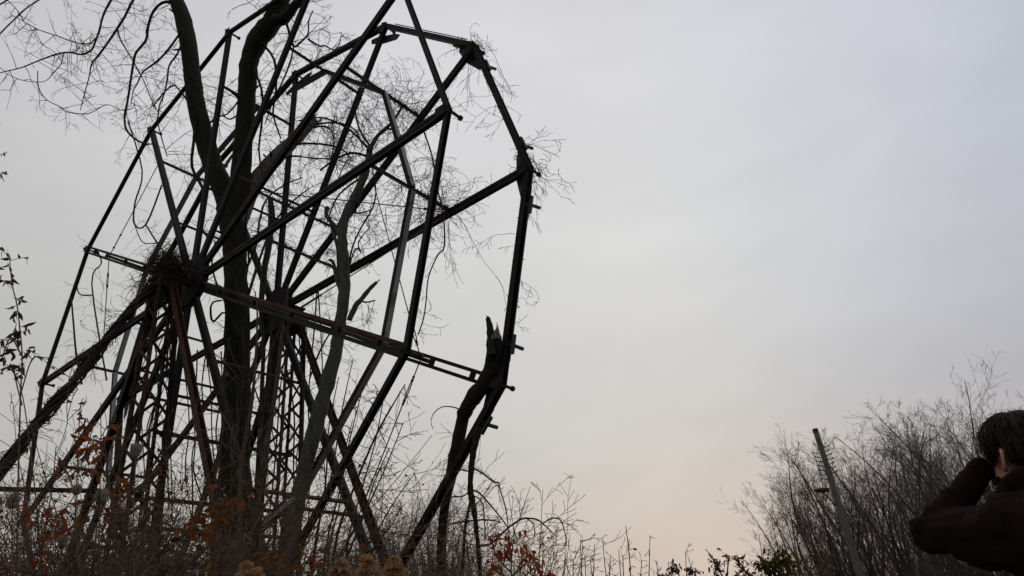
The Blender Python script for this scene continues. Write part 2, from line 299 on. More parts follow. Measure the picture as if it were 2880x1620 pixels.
# towers: laced columns with in-plane braces and one outward brace each
def tower(s, shift, label, mt):
    zt = C[2] + .12; tp = C - s * N_; ft = tp + AH * shift; ft[2] = gz(ft[0], ft[1]) - .05; tp = tp.copy(); tp[2] = zt
    hub = MB(); bx = C - s * N_; hub.bar(bx - Z * .30, bx + Z * .13, .32, .28, AH); hub.bar(bx + Z * .13, bx + Z * .16, .38, .32, AH); t = hub.build('support_tower', M['steel'], wheel, label=label)
    bw = BASE['ferris_wheel']
    ends = []
    for ia, in_ in ((-1, -1), (1, -1), (1, 1), (-1, 1)):
        p1 = tp + AH * ia * .17 + NH * in_ * .15 - Z * .3; p0 = ft + AH * ia * .34 + NH * in_ * .26
        b = MB(); b.angle(p0, p1, .06, .012, -ia * AH if ia * in_ > 0 else -in_ * NH); b.build('tower_leg', M['rust'] if in_ > 0 else mt, t, base=bw); ends.append((p0, p1))
    for f in range(4):
        (a0, a1), (b0, b1) = ends[f], ends[(f + 1) % 4]; m = 17
        for i in range(m):
            q0, q1 = i / m, (i + 1) / m
            if i % 2: P, Q = a0 + (a1 - a0) * q0, b0 + (b1 - b0) * q1
            else: P, Q = b0 + (b1 - b0) * q0, a0 + (a1 - a0) * q1
            b = MB(); b.bar(P, Q, .010, .046, nrm(np.cross(Q - P, b0 - a0))); b.build('lattice_bar', M['rust'] if (i + f) % 3 == 0 else mt, t, base=bw)
    for L, h in ((3.25, -.35), (-3.25, -.35)):
        q = tp + AH * np.sign(L) * .2 + Z * h; e = tp + AH * L; e[2] = gz(e[0], e[1]) - .05
        b = MB(); b.channel(e, q, .09, .10, .014, NH); b.build('tower_brace', M['rust'] if L > 0 else mt, t, base=bw)
        b = MB(); b.bar(ft + Z * .10 + AH * np.sign(L) * .3, e + Z * .10, .12, .14, Z); b.build('base_sill', mt, t, base=bw)
    sg = 1 if s < 0 else -1
    e = tp + NH * sg * 3.3; e[2] = gz(e[0], e[1]) - .05; q = tp + NH * sg * .15 - Z * .25
    b = MB(); b.tube([e, q], .05, 8); b.build('outrigger_brace', mt, t, base=bw)
    for g in (.05, .22, .46):
        b = MB(); P = ft + (tp - ft) * g + NH * sg * .2; b.bar(P, e + (q - e) * g, .05, .06, Z); b.build('tie_bar', mt, t, base=bw)
    return t, q, e
tA, outq, oute = tower(-.42, 0, 'near lattice tower wrapped in dead vines', M['steel'])
tB, _, _ = tower(WID + .36, -.30, 'far lattice tower behind the grey tree', M['steel'])
for z, dy in ((2.55, .1), (2.95, -.1), (3.9, 0)):
    P = C + N_ * .42 + AH * .2; Q = C - N_ * (WID + .36) + AH * .1; P[2] = ZG + z; Q[2] = ZG + z - .02
    b = MB(); b.bar(P, Q, .05, .05, Z); b.build('tie_bar', M['steel'], wheel)
# broken bits of fallen channel leaning in the brush under the wheel
P, Q = at(610, 1575, 8.6), at(830, 1400, 8.9)
b = MB(); b.bar(P, Q, .05, .045, Z, [0, 0, 1, 0]); b.build('fallen_rail', [M['steel'], M['pale']], base=P, label='fallen pale steel rail leaning in the brush below the wheel', category='rail')

# ------------------------------------------------------------------ branches and twigs
def perp(d):
    v = rng.normal(size=3); v -= d * (v @ d); return nrm(v)
def grow(b, p, d, L, r, lev, n=7, wob=.18, grav=0., curl=0., nch=(3, 5), ang=.8, cl=.5, start=.15, k=3, tip=.35, rmin=.0028, gmul=1.0, vc=None):
    p = np.asarray(p, float); d = nrm(d); st = L / (n - 1); pts = [p]; ax = perp(d); dirs = [d]
    for i in range(n - 1):
        d = d + rng.normal(size=3) * wob * .5 + np.array([0, 0, grav]) + np.cross(ax, d) * curl; d = nrm(d); pts.append(pts[-1] + d * st); dirs.append(d)
    b.tube(pts, np.maximum(rmin, r * np.linspace(1, tip, n)), k)
    if vc is not None: vc.append((pts[-1], d)); vc.append((pts[n // 2], d))
    if lev > 0:
        for _ in range(rng.integers(nch[0], nch[1] + 1)):
            t = start + (1 - start) * rng.random() ** .8; i = min(n - 2, int(t * (n - 1))); q = pts[i] + (pts[i + 1] - pts[i]) * rng.random()
            dd = nrm(dirs[i] * math.cos(ang) + perp(dirs[i]) * math.sin(ang) * (0.7 + .5 * rng.random()))
            grow(b, q, dd, L * cl * (.6 + .7 * rng.random()) * (1.1 - .45 * t), max(rmin, r * (1 - t * (1 - tip)) * .55), lev - 1, max(4, n - 2), wob, grav * gmul, curl, nch, ang, cl, start, k, tip, rmin, gmul, vc)
    return pts
def trace(pts, Y):                                           # photo pixels (x, y, width) -> 3d centre line with radii on the plane y = Y
    out, rad = [], []
    for i, q in enumerate(pts):
        yy = Y[0] + (Y[1] - Y[0]) * i / max(1, len(pts) - 1) if isinstance(Y, tuple) else Y
        if len(q) > 3: yy = q[3]
        d = ray(q[0], q[1]); t = yy / d[1]; out.append(CAM + d * t); rad.append(q[2] / 2 * t / F)
    return np.array(out), np.array(rad)
def smooth(P, Rr, m=4, jit=0.):
    P = np.asarray(P); n = len(P); t = np.arange(n); tt = np.linspace(0, n - 1, (n - 1) * m + 1); out = []
    for x in tt:
        i = min(n - 2, int(x)); u = x - i; p0, p1, p2, p3 = P[max(0, i - 1)], P[i], P[i + 1], P[min(n - 1, i + 2)]
        out.append(.5 * ((2 * p1) + (-p0 + p2) * u + (2 * p0 - 5 * p1 + 4 * p2 - p3) * u * u + (-p0 + 3 * p1 - 3 * p2 + p3) * u ** 3))
    out = np.array(out); rr = np.interp(tt, t, Rr)
    if jit: rr = rr * (1 + rng.normal(size=len(rr)) * jit); out = out + rng.normal(size=out.shape) * rr[:, None] * jit * .8
    return out, rr
def limb(b, pts, Y, k=10, jit=.05, m=4):
    P, r = smooth(*trace(pts, Y), m, jit); b.tube(P, r, k); return P, r
def trunk_mesh(b, P, r, k=14, ridge=.07):                    # bark with ridges: uneven cross sections
    P = np.asarray(P); n = len(P); T = np.gradient(P, axis=0); T /= np.linalg.norm(T, axis=1, keepdims=True)
    ref = np.array([.6, -.8, 0.]); ph = rng.random(k) * ridge * 2 - ridge; vs = []; fs = []
    for i in range(n):
        u = nrm(np.cross(T[i], ref)); v = np.cross(T[i], u); ph = ph * .85 + (rng.random(k) * 2 - 1) * ridge * .45
        for j in range(k): a = 2 * PI * j / k; vs.append(P[i] + r[i] * (1 + ph[j]) * (math.cos(a) * u + math.sin(a) * v))
    for i in range(n - 1):
        for j in range(k): fs.append((i * k + j, i * k + (j + 1) % k, (i + 1) * k + (j + 1) % k, (i + 1) * k + j))
    fs.append(tuple(range((n - 1) * k, n * k)))
    b.add(vs, fs, 0, True)
def side_twigs(b, P, r, cnt, L, rr, lev=1, t0=0., t1=1., **kw):
    n = len(P)
    for _ in range(cnt):
        t = t0 + (t1 - t0) * rng.random(); i = min(n - 2, int(t * (n - 1))); q = P[i] + (P[i + 1] - P[i]) * rng.random(); d = nrm(P[i + 1] - P[i])
        dd = nrm(perp(d) + d * rng.normal() * .4); grow(b, q + dd * r[i] * .6, dd, L * (.4 + .9 * rng.random()), rr, lev, **kw)
def splinters(b, p, d, rad, cnt, L):
    for _ in range(cnt):
        q = p + perp(d) * rad * rng.random() * .85 - d * .05; l = L * (.25 + .9 * rng.random() ** 2)
        b.tube([q, q + d * l * .5 + perp(d) * .01, q + d * l + perp(d) * .03], [rad * .28, rad * .2, .003], 4)
def down_to_ground(P, r, flare=1.35):
    g = P[0].copy(); g[2] = gz(g[0], g[1]) - .15
    if P[0][2] - g[2] < .05: return P, r
    m = max(2, int((P[0][2] - g[2]) / .35)); q = [g + (P[0] - g) * i / m for i in range(m)]
    return np.vstack([q, P]), np.concatenate([np.linspace(r[0] * flare, r[0], m + 1)[:-1], r])

# --- the big forked tree inside the wheel
def big_tree():
    tr = [(640, 1640, 118), (652, 1500, 100), (658, 1400, 90), (661, 1280, 82), (666, 1120, 76), (668, 980, 71), (666, 850, 66), (662, 730, 64), (656, 640, 72), (650, 580, 84)]
    P, r = smooth(*trace(tr, 10.9), 4, .035); P, r = down_to_ground(P, r)
    t = thing('forked_tree', (P[0][0], P[0][1], gz(P[0][0], P[0][1])), 'thick dark forked tree with mossy bark growing up through the wheel', 'tree')
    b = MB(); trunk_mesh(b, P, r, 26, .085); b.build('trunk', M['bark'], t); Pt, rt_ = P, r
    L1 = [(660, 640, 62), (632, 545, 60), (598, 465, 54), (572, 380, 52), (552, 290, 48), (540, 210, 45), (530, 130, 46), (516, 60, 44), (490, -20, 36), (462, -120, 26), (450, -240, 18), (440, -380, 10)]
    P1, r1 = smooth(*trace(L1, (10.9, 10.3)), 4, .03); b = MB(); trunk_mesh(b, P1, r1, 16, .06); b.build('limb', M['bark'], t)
    L2 = [(655, 640, 60), (672, 530, 56), (682, 430, 50), (690, 330, 49), (696, 240, 48), (702, 170, 50), (730, 105, 56), (770, 55, 54), (790, 5, 44), (800, -70, 34), (815, -200, 24), (822, -340, 14)]
    P2, r2 = smooth(*trace(L2, (10.9, 9.0)), 4, .03); b = MB(); trunk_mesh(b, P2, r2, 16, .06); b.build('limb', M['bark'], t)
    L2b = [(770, 60, 38), (800, 50, 32), (830, 15, 26), (850, -10, 22), (880, -80, 16)]
    P2b, r2b = smooth(*trace(L2b, (9.15, 8.9)), 4, .03); b = MB(); trunk_mesh(b, P2b, r2b, 12, .05); b.build('limb', M['bark'], t)
    L3 = [(668, 630, 52), (700, 545, 50), (735, 490, 44), (780, 440, 40), (820, 400, 38), (855, 365, 34), (884, 338, 30)]
    P3, r3 = smooth(*trace(L3, (10.9, 11.1)), 4, .03); b = MB(); trunk_mesh(b, P3, r3, 14, .06); o = b.build('broken_limb', M['bark_pale'], t, label='pale broken limb with a splintered end')
    b = MB(); splinters(b, P3[-1], nrm(P3[-1] - P3[-3]), r3[-1], 9, .22); b.build('splinter', M['wood_raw'], o, base=BASE[t.name])
    cr = MB()                                                # drooping branches traced from the photograph
    for pts, Y, cnt in (
        ([(490, 5, 16), (455, 8, 12), (430, 35, 11), (417, 75, 11), (412, 110, 11), (396, 132, 10), (382, 150, 10), (374, 185, 10), (366, 240, 10), (358, 290, 9), (351, 325, 9), (354, 362, 9), (376, 388, 9), (405, 404, 8), (428, 405, 6)], (10.4, 10.2), 18),
        ([(470, -60, 14), (405, -40, 12), (375, 0, 11), (352, 45, 10), (330, 80, 10), (302, 122, 9), (275, 158, 8), (258, 180, 6), (250, 220, 5), (236, 270, 4), (226, 310, 3)], (10.3, 9.9), 30),
        ([(460, -120, 14), (350, -60, 11), (312, 0, 9), (290, 45, 9), (280, 85, 9), (270, 112, 9), (258, 140, 8), (228, 153, 8), (195, 147, 7), (160, 152, 7), (110, 170, 6), (60, 190, 5), (0, 205, 4), (-60, 225, 3)], (10.3, 9.6), 34),
        ([(268, 108, 6), (252, 122, 6), (225, 122, 5), (190, 112, 5), (158, 100, 4), (110, 84, 4), (70, 62, 3), (28, 40, 3)], (9.9, 9.6), 16),
        ([(510, 88, 10), (482, 128, 9), (455, 160, 9), (425, 185, 8), (402, 202, 7), (388, 232, 6), (374, 258, 4), (368, 300, 3)], (10.4, 10.2), 16),
        ([(516, 110, 10), (500, 150, 8), (476, 185, 8), (470, 230, 7), (460, 270, 6), (448, 300, 6), (445, 345, 5), (455, 390, 5), (470, 440, 4)], (10.4, 10.0), 14),
        ([(178, 150, 4), (172, 180, 4), (150, 205, 4), (128, 228, 3), (90, 230, 3), (50, 222, 3), (15, 205, 3)], (9.8, 9.6), 5),
        ([(106, 200, 4), (108, 245, 4), (130, 280, 4), (165, 298, 4), (190, 315, 4), (250, 319, 4), (300, 294, 3), (340, 310, 3), (372, 305, 3), (378, 285, 3)], (9.8, 10.2), 8),
        ([(-40, 140, 7), (0, 95, 6), (40, 55, 6), (72, 25, 6), (112, -2, 6), (200, -60, 8), (330, -120, 10), (452, -200, 14)], (9.6, 10.3), 6),
        ([(-30, 30, 6), (20, 0, 6), (60, -30, 7), (200, -100, 8)], (9.6, 9.9), 3),
        ([(20, 0, 4), (48, 28, 3), (66, 56, 3)], 9.7, 2),
        ([(330, 80, 7), (338, 110, 6), (352, 135, 6), (370, 165, 5), (390, 200, 5), (410, 240, 4), (430, 290, 4), (446, 320, 3)], (10.0, 10.2), 10),
        ([(700, 240, 12), (670, 285, 8), (640, 320, 7), (610, 330, 6), (590, 345, 6)], (10.2, 10.4), 5),
        ([(706, 180, 12), (735, 250, 10), (738, 330, 9), (728, 420, 8), (740, 500, 6)], (10.0, 10.4), 14),
        ([(735, 120, 12), (772, 170, 10), (776, 260, 9), (768, 320, 8), (790, 390, 6)], (9.6, 10.2), 14),
        ([(790, 20, 14), (810, 80, 12), (826, 130, 10), (846, 118, 9), (866, 96, 7), (868, 60, 6), (880, 30, 5)], (9.2, 9.6), 12),
        ([(866, 110, 8), (900, 130, 7), (912, 128, 6), (940, 140, 6), (955, 120, 4), (960, 90, 3)], (9.5, 9.7), 8),
        ([(826, 130, 8), (815, 180, 8), (790, 240, 7), (770, 280, 6), (745, 350, 5)], (9.6, 10.1), 10),
        ([(550, 330, 14), (545, 400, 12), (540, 470, 12), (570, 530, 12), (578, 580, 11), (560, 625, 9), (572, 650, 8), (590, 680, 6)], (10.5, 10.6), 6),
        ([(540, 300, 10), (510, 260, 8), (488, 240, 7), (460, 262, 6), (430, 300, 5)], (10.5, 10.3), 8),
        ([(700, 300, 8), (650, 335, 7), (625, 325, 6), (600, 340, 5), (575, 360, 4)], 10.4, 6),
        ([(860, 358, 12), (900, 348, 9), (940, 345, 8), (985, 355, 7), (1010, 385, 6), (1020, 420, 4)], (11.1, 11.3), 12),
        ([(850, 370, 10), (900, 355, 8), (930, 365, 8), (940, 400, 6), (930, 450, 5)], (11.1, 11.2), 8),
        ([(780, 420, 11), (840, 405, 9), (900, 405, 9), (950, 415, 8), (980, 440, 6), (960, 480, 5), (940, 540, 4)], (11.0, 11.2), 14),
        ([(760, 460, 8), (820, 440, 7), (880, 445, 6), (950, 450, 5), (1000, 470, 4)], (11.0, 11.3), 12),
        ([(700, 560, 9), (690, 640, 8), (700, 720, 7), (690, 800, 6)], (10.8, 11), 10),
        ([(700, 1000, 9), (640, 880, 9), (600, 905, 10), (592, 870, 9), (600, 850, 8), (625, 845, 7)], (10.5, 10.6), 0),
        ([(692, 850, 14), (720, 760, 11), (740, 700, 10), (765, 640, 9), (790, 600, 8), (830, 560, 6), (870, 530, 5)], (10.9, 11.2), 20),
        ([(690, 760, 12), (720, 690, 10), (730, 620, 9), (750, 560, 7), (800, 520, 6), (850, 500, 5)], (10.9, 11.4), 20),
        ([(640, 860, 9), (610, 800, 8), (596, 740, 7), (605, 680, 6)], (10.8, 10.6), 8)):
        pts = [(x, y, .68 * w_) for x, y, w_ in pts]
        P, r = smooth(*trace(pts, Y), 3, .05); cr.tube(P, r, 5); side_twigs(cr, P, r, int(cnt * 1.25), .62, .0075, 2, .12, 1., grav=-.03, nch=(1, 3), cl=.5, wob=.2, curl=.03, n=6, tip=.25)
    for q in (P1[-1], P1[-4], P2[-1], P2[-4], P2b[-1]):       # the top of the crown
        for _ in range(4): grow(cr, q, Z + rng.normal(size=3) * .45, 1.7 * (.6 + .6 * rng.random()), .022, 2, 9, .14, .03, .02, (4, 6), .6, .5, .15, 4, .2)
    side_twigs(cr, P2, r2, 10, 1.1, .009, 2, .3, 1, grav=-.04, nch=(2, 5), wob=.25, curl=.08)
    side_twigs(cr, P2b, r2b, 16, 1.1, .009, 2, .2, .95, grav=-.05, nch=(3, 5), wob=.25, curl=.08)
    side_twigs(cr, P1, r1, 14, .7, .007, 2, .3, .8, grav=-.05, nch=(2, 4), wob=.25, curl=.08)
    side_twigs(cr, P3, r3, 14, .9, .007, 2, .2, 1, grav=0, nch=(2, 4), wob=.25, curl=.12)
    for Pq, rq, lo, hi in ((Pt, rt_, .3, .95), (P1, r1, .2, .7), (P2, r2, .2, .7), (P3, r3, .3, .8)):   # broken stubs and knots
        if len(Pq) < 20: continue
        for _ in range(3):
            i = int(len(Pq) * rng.uniform(lo, hi)); dd = nrm(Pq[min(i + 1, len(Pq) - 1)] - Pq[i - 1]); q = perp(dd); st = Pq[i] + q * rq[i] * .7; L_ = rng.uniform(.06, .22)
            cr.tube([st, st + q * (rq[i] * .4), st + q * (rq[i] * .4 + L_ * .6) + Z * L_ * .2, st + q * (rq[i] * .35 + L_) + Z * L_ * .4], np.array([rq[i] * .30, .024, .017, .013]), 7)
    cr.build('crown', M['twig'], t)
    return t
big_tree()

# --- the slimmer grey tree between the rings
def grey_tree():
    tr = [(796, 1640, 64), (814, 1500, 54), (840, 1400, 45), (866, 1285, 41), (893, 1175, 44), (918, 1085, 42), (942, 1000, 36), (955, 925, 34), (965, 850, 32), (970, 785, 30), (964, 700, 29), (964, 640, 28), (978, 592, 27), (1003, 545, 25), (1020, 505, 23), (1034, 462, 20), (1040, 415, 18)]
    P, r = smooth(*trace(tr, (9.2, 9.4)), 4, .05); P, r = down_to_ground(P, r)
    t = thing('grey_tree', (P[0][0], P[0][1], gz(P[0][0], P[0][1])), 'slim crooked tree with pale grey bark between the two wheel rings', 'tree')
    b = MB(); trunk_mesh(b, P, r, 14, .07); b.build('trunk', M['bark_grey'], t)
    for pts, lab in (([(982, 900, 18), (1000, 860, 15), (1022, 835, 13), (1042, 810, 12), (1060, 794, 9)], 'b'), ([(1038, 425, 14), (1060, 385, 11), (1085, 362, 10), (1110, 335, 8), (1130, 300, 6)], ''), ([(966, 690, 16), (945, 640, 11), (920, 610, 12), (918, 585, 11), (925, 590, 10)], '')
                     , ([(962, 830, 14), (945, 780, 10), (938, 740, 9), (925, 730, 7)], ''), ([(952, 800, 10), (950, 700, 9), (932, 640, 8), (930, 610, 6)], '')):
        Pb, rb = smooth(*trace(pts, 9.35), 4, .06); b = MB(); trunk_mesh(b, Pb, rb, 10, .06); o = b.build('limb', M['bark_grey'], t)
        if lab: b = MB(); splinters(b, Pb[-1], nrm(Pb[-1] - Pb[-2]), rb[-1], 5, .12); b.build('splinter', M['wood_raw'], o, base=BASE[t.name])
    cr = MB()
    for pts, cnt in (([(1038, 420, 8), (1000, 380, 7), (960, 350, 6), (900, 330, 5), (840, 340, 4)], 16), ([(1040, 410, 7), (1010, 360, 6), (1000, 300, 5), (1020, 250, 4)], 14), ([(1035, 440, 8), (990, 430, 7), (940, 450, 6), (900, 480, 5)], 12), ([(1085, 362, 6), (1120, 370, 5), (1135, 410, 4), (1150, 470, 3)], 10),
                     ([(1020, 500, 7), (985, 520, 6), (945, 560, 5), (915, 640, 4)], 10), ([(980, 590, 7), (1010, 600, 5), (1045, 590, 4)], 6), ([(975, 830, 6), (985, 720, 5), (1010, 650, 5), (1050, 580, 5), (1056, 520, 4), (1040, 450, 3)], 8), ([(955, 900, 6), (920, 950, 5), (890, 1010, 6), (870, 1070, 4)], 4),
                     ([(1010, 845, 6), (1030, 850, 5), (1055, 845, 4)], 2), ([(970, 780, 5), (1000, 700, 5), (1015, 710, 4), (1008, 680, 4), (1040, 640, 3)], 6)):
        Pb, rb = smooth(*trace(pts, (9.4, 9.6)), 3, .05); cr.tube(Pb, rb, 5); side_twigs(cr, Pb, rb, int(cnt * 2.0), .6, .0052, 2, .1, 1, grav=-.03, nch=(2, 4), cl=.55, wob=.3, curl=.12, n=6)
    side_twigs(cr, P, r, 26, .6, .005, 1, .25, 1, nch=(1, 3), wob=.3, curl=.1)
    cr.build('crown', M['twig'], t)
grey_tree()

# --- snapped dark tree jammed against the far rim, and the thin trunk hanging beside it
def snapped_tree():
    tr = [(1238, 1640, 28), (1242, 1540, 28), (1247, 1450, 28), (1258, 1388, 31), (1274, 1310, 35), (1295, 1205, 38), (1308, 1155, 40), (1330, 1118, 46), (1364, 1080, 48), (1382, 1035, 48), (1388, 990, 46), (1391, 952, 44)]
    P, r = smooth(*trace(tr, (9.5, 8.25)), 4, .05); P, r = down_to_ground(P, r, 1.2)
    t = thing('snapped_tree', (P[0][0], P[0][1], gz(P[0][0], P[0][1])), 'dark snapped tree trunk with splintered top jammed against the wheel rim', 'tree')
    b = MB(); trunk_mesh(b, P, r, 12, .09); o = b.build('trunk', M['bark_black'], t)
    Pb, rb = smooth(*trace([(1384, 1000, 24), (1380, 955, 20), (1377, 925, 16), (1373, 897, 14), (1370, 893, 9)], 8.22), 3, .06); b = MB(); trunk_mesh(b, Pb, rb, 8, .1); splinters(b, Pb[-1], Z, .03, 3, .08); b.build('prong', M['bark_black'], t)
    b = MB(); splinters(b, P[-1] + nrm(AH) * .04, nrm(Z + AH * .1), r[-1], 16, .26); b.build('splinter', M['wood_raw'], o, base=BASE[t.name])
    cr = MB()
    for pts, Y in (([(1312, 1165, 5), (1300, 1155, 4), (1275, 1145, 4), (1245, 1144, 3), (1222, 1160, 3), (1212, 1185, 2), (1218, 1206, 2)], 8.7), ([(1320, 1150, 4), (1340, 1140, 4), (1352, 1130, 3)], 8.5)):
        Pb, rb = smooth(*trace(pts, Y), 4); cr.tube(Pb, rb, 5)
    side_twigs(cr, P, r, 16, .5, .004, 1, .05, .5, nch=(1, 3), grav=-.06, wob=.3); cr.build('crown', M['twig'], t)
    tr = [(1352, 1640, 13), (1348, 1570, 13), (1341, 1500, 14), (1333, 1430, 16), (1326, 1400, 18), (1322, 1370, 17), (1326, 1310, 17), (1333, 1260, 19), (1342, 1225, 22), (1345, 1200, 20)]
    P, r = smooth(*trace(tr, (8.9, 8.6)), 4, .06); P, r = down_to_ground(P, r, 1.1)
    t = thing('slender_tree', (P[0][0], P[0][1], gz(P[0][0], P[0][1])), 'slender dark sapling with arching twigs beside the snapped trunk', 'tree')
    b = MB(); trunk_mesh(b, P, r, 8, .06); b.build('trunk', M['bark_black'], t); cr = MB()
    for pts, c in (([(1325, 1405, 9), (1316, 1440, 8), (1308, 1490, 8), (1304, 1560, 7), (1302, 1630, 6)], 6), ([(1334, 1318, 6), (1355, 1330, 5), (1378, 1348, 5), (1392, 1357, 5), (1402, 1358, 5), (1406, 1378, 4), (1414, 1400, 4), (1424, 1440, 4), (1430, 1490, 3), (1436, 1540, 2)], 10), ([(1328, 1378, 6), (1348, 1386, 5), (1372, 1412, 5), (1400, 1445, 4), (1422, 1475, 4), (1436, 1500, 3)], 10), ([(1326, 1395, 5), (1345, 1400, 4), (1358, 1420, 4), (1362, 1460, 4), (1366, 1520, 3)], 6), ([(1318, 1385, 5), (1300, 1396, 4), (1268, 1398, 4), (1240, 1412, 3)], 6), ([(1351, 1535, 6), (1378, 1530, 6), (1400, 1512, 6), (1428, 1486, 6), (1450, 1470, 6), (1470, 1459, 6), (1490, 1458, 5), (1512, 1462, 5), (1535, 1480, 4), (1558, 1502, 3)], 8), ([(1528, 1472, 4), (1545, 1460, 4), (1562, 1457, 4), (1578, 1465, 4), (1588, 1495, 3), (1592, 1520, 3), (1586, 1540, 3), (1575, 1552, 2), (1562, 1553, 2)], 1), ([(1485, 1460, 4), (1500, 1475, 3), (1504, 1500, 3), (1498, 1530, 2)], 2), ([(1240, 1480, 5), (1300, 1468, 5), (1360, 1462, 5), (1395, 1465, 4), (1410, 1470, 3)], 14), ([(1335, 1320, 5), (1315, 1325, 4), (1290, 1320, 4), (1280, 1330, 3)], 5)):
        Pb, rb = smooth(*trace(pts, (8.8, 8.4)), 4, .04); cr.tube(Pb, rb, 5); side_twigs(cr, Pb, rb, c, .32, .0035, 1, .1, 1, nch=(1, 3), grav=-.02, wob=.3, n=5)
    cr.build('crown', M['twig'], t)
snapped_tree()

# --- smaller stems under the wheel
def sapling(pts, Y, m, label, cnt=14, grp=None, tw=.6, k=8):
    P, r = smooth(*trace(pts, Y), 4, .05); P, r = down_to_ground(P, r, 1.1)
    t = thing('sapling', (P[0][0], P[0][1], gz(P[0][0], P[0][1])), label, 'sapling', grp)
    b = MB(); trunk_mesh(b, P, r, k, .06); b.build('trunk', m, t); cr = MB(); side_twigs(cr, P, r, cnt, tw, .0045, 2, .3, 1, nch=(1, 3), grav=.05, wob=.25, ang=.6, n=6); cr.build('crown', M['twig'], t)
sapling([(706, 1640, 20), (712, 1560, 19), (726, 1400, 18), (744, 1275, 16), (764, 1170, 14), (782, 1050, 12), (790, 960, 9), (800, 880, 5), (812, 800, 3)], 8.7, M['stem_tan'], 'tan barked sapling leaning past the far lattice tower', 20)
sapling([(670, 1640, 14), (674, 1500, 14), (676, 1330, 13), (690, 1240, 12), (706, 1150, 10), (716, 1050, 8), (724, 900, 5), (718, 820, 3)], 8.2, M['stem_tan'], 'thin brown sapling standing in front of the forked tree', 20)
sapling([(736, 1100, 12), (742, 960, 12), (735, 860, 16), (744, 760, 17), (756, 690, 18), (764, 615, 19), (762, 575, 17), (760, 556, 14)], 11.6, M['bark_grey'], 'dead grey snag with a blunt top behind the forked tree', 16)
sapling([(930, 1640, 9), (950, 1500, 8), (1000, 1360, 7), (1060, 1220, 6), (1110, 1130, 4), (1140, 1080, 3)], 7.9, M['vine'], 'long bare shoot springing up beside the grey tree', 10, 'bare shoots beside the grey tree', .4, 6)
for i, (x, y, x1, y1) in enumerate(((940, 1640, 1130, 1190), (960, 1640, 1080, 1100), (900, 1640, 1020, 1090), (980, 1640, 1160, 1330), (915, 1640, 990, 1180), (930, 1640, 1100, 1260), (990, 1640, 1130, 1420), (870, 1640, 985, 1010), (700, 1640, 760, 1020), (880, 1640, 950, 1060))):
    mid = [(x + (x1 - x) * q + rg.uniform(-8, 8), y + (y1 - y) * q, 7 * (1 - q * .65)) for q in (0, .25, .5, .75, 1)]
    sapling(mid, 7.4 + .15 * i, M['vine'], 'long bare shoot springing up beside the grey tree', 9, 'bare shoots beside the grey tree', .45, 5)

# ------------------------------------------------------------------ dead vines on the steel
def vine(name, label, build, m='vine', grp=None):
    b = MB(); c = build(b); o = b.build(name, M[m], base=c, label=label, category='vine')
    if grp: o['group'] = grp
def tangle(b, c, rad, cnt, L=.6, rr=.005, curl=.28, grav=-.03, lev=1):
    for _ in range(cnt):
        q = c + rng.normal(size=3) * rad; grow(b, q, rng.normal(size=3), L * (.4 + .9 * rng.random()), rr, lev, 9, .3, grav, curl, (0, 2), .9, .6)
def along(b, p0, p1, cnt, rad, L, rr=.004, grav=-.04):        # wound round a bar, with hanging ends
    d = nrm(p1 - p0); u = perp(d); v = np.cross(d, u); Ln = np.linalg.norm(p1 - p0)
    for _ in range(max(2, cnt // 8)):
        t0 = rng.random() * .6; ln = .25 + .4 * rng.random(); ph = rng.random() * 6; tt = np.linspace(t0, min(1, t0 + ln), 16); w = 5 + 4 * rng.random()
        b.tube([p0 + d * Ln * t + (u * math.cos(ph + w * i * .45) + v * math.sin(ph + w * i * .45)) * rad * (.9 + .5 * rng.random()) for i, t in enumerate(tt)], rr * 1.3, 4)
    for _ in range(cnt):
        q = p0 + d * Ln * rng.random() + perp(d) * rad; dd = nrm(perp(d) + Z * .2); grow(b, q, dd, L * (.3 + rng.random()), rr, 2, 8, .3, grav, .12, (1, 3), .8, .6)
def v_hub(b):
    c = C + N_ * .42
    tangle(b, c + Z * .15 + AH * .03, .125, 420, .44, .006, .6, -.03); tangle(b, c - Z * .2, .15, 170, .5, .006, .35, -.14)
    for i in range(4):
        q = c + rng.normal(size=3) * .15 - Z * .1; e = q.copy(); e[2] = ZG + .1; e += AH * rng.normal() * .5 + NH * rng.normal() * .4; n = 14
        b.tube([q + (e - q) * t + rng.normal(size=3) * .04 for t in np.linspace(0, 1, n)], .010 * (.6 + rng.random()), 5)
    return c
vine('vine_tangle', 'matted nest of dead vines over the hub on the near tower', v_hub)
def v_out(b):
    for i in range(8):
        ph = rng.random() * 6; w = 1.5 + 2 * rng.random(); n = 40; d = nrm(outq - oute); u = perp(d); v = np.cross(d, u)
        b.tube([oute + (outq - oute) * t + (u * math.cos(ph + w * t * 9) + v * math.sin(ph + w * t * 9)) * (.062 + .02 * rng.random()) for t in np.linspace(0, 1, n)], .016 * (.5 + rng.random()), 5)
    along(b, oute, outq, 90, .1, .4, .005)
    return oute
vine('climbing_vine', 'thick dead vine stems winding up the outrigger brace of the near tower', v_out)
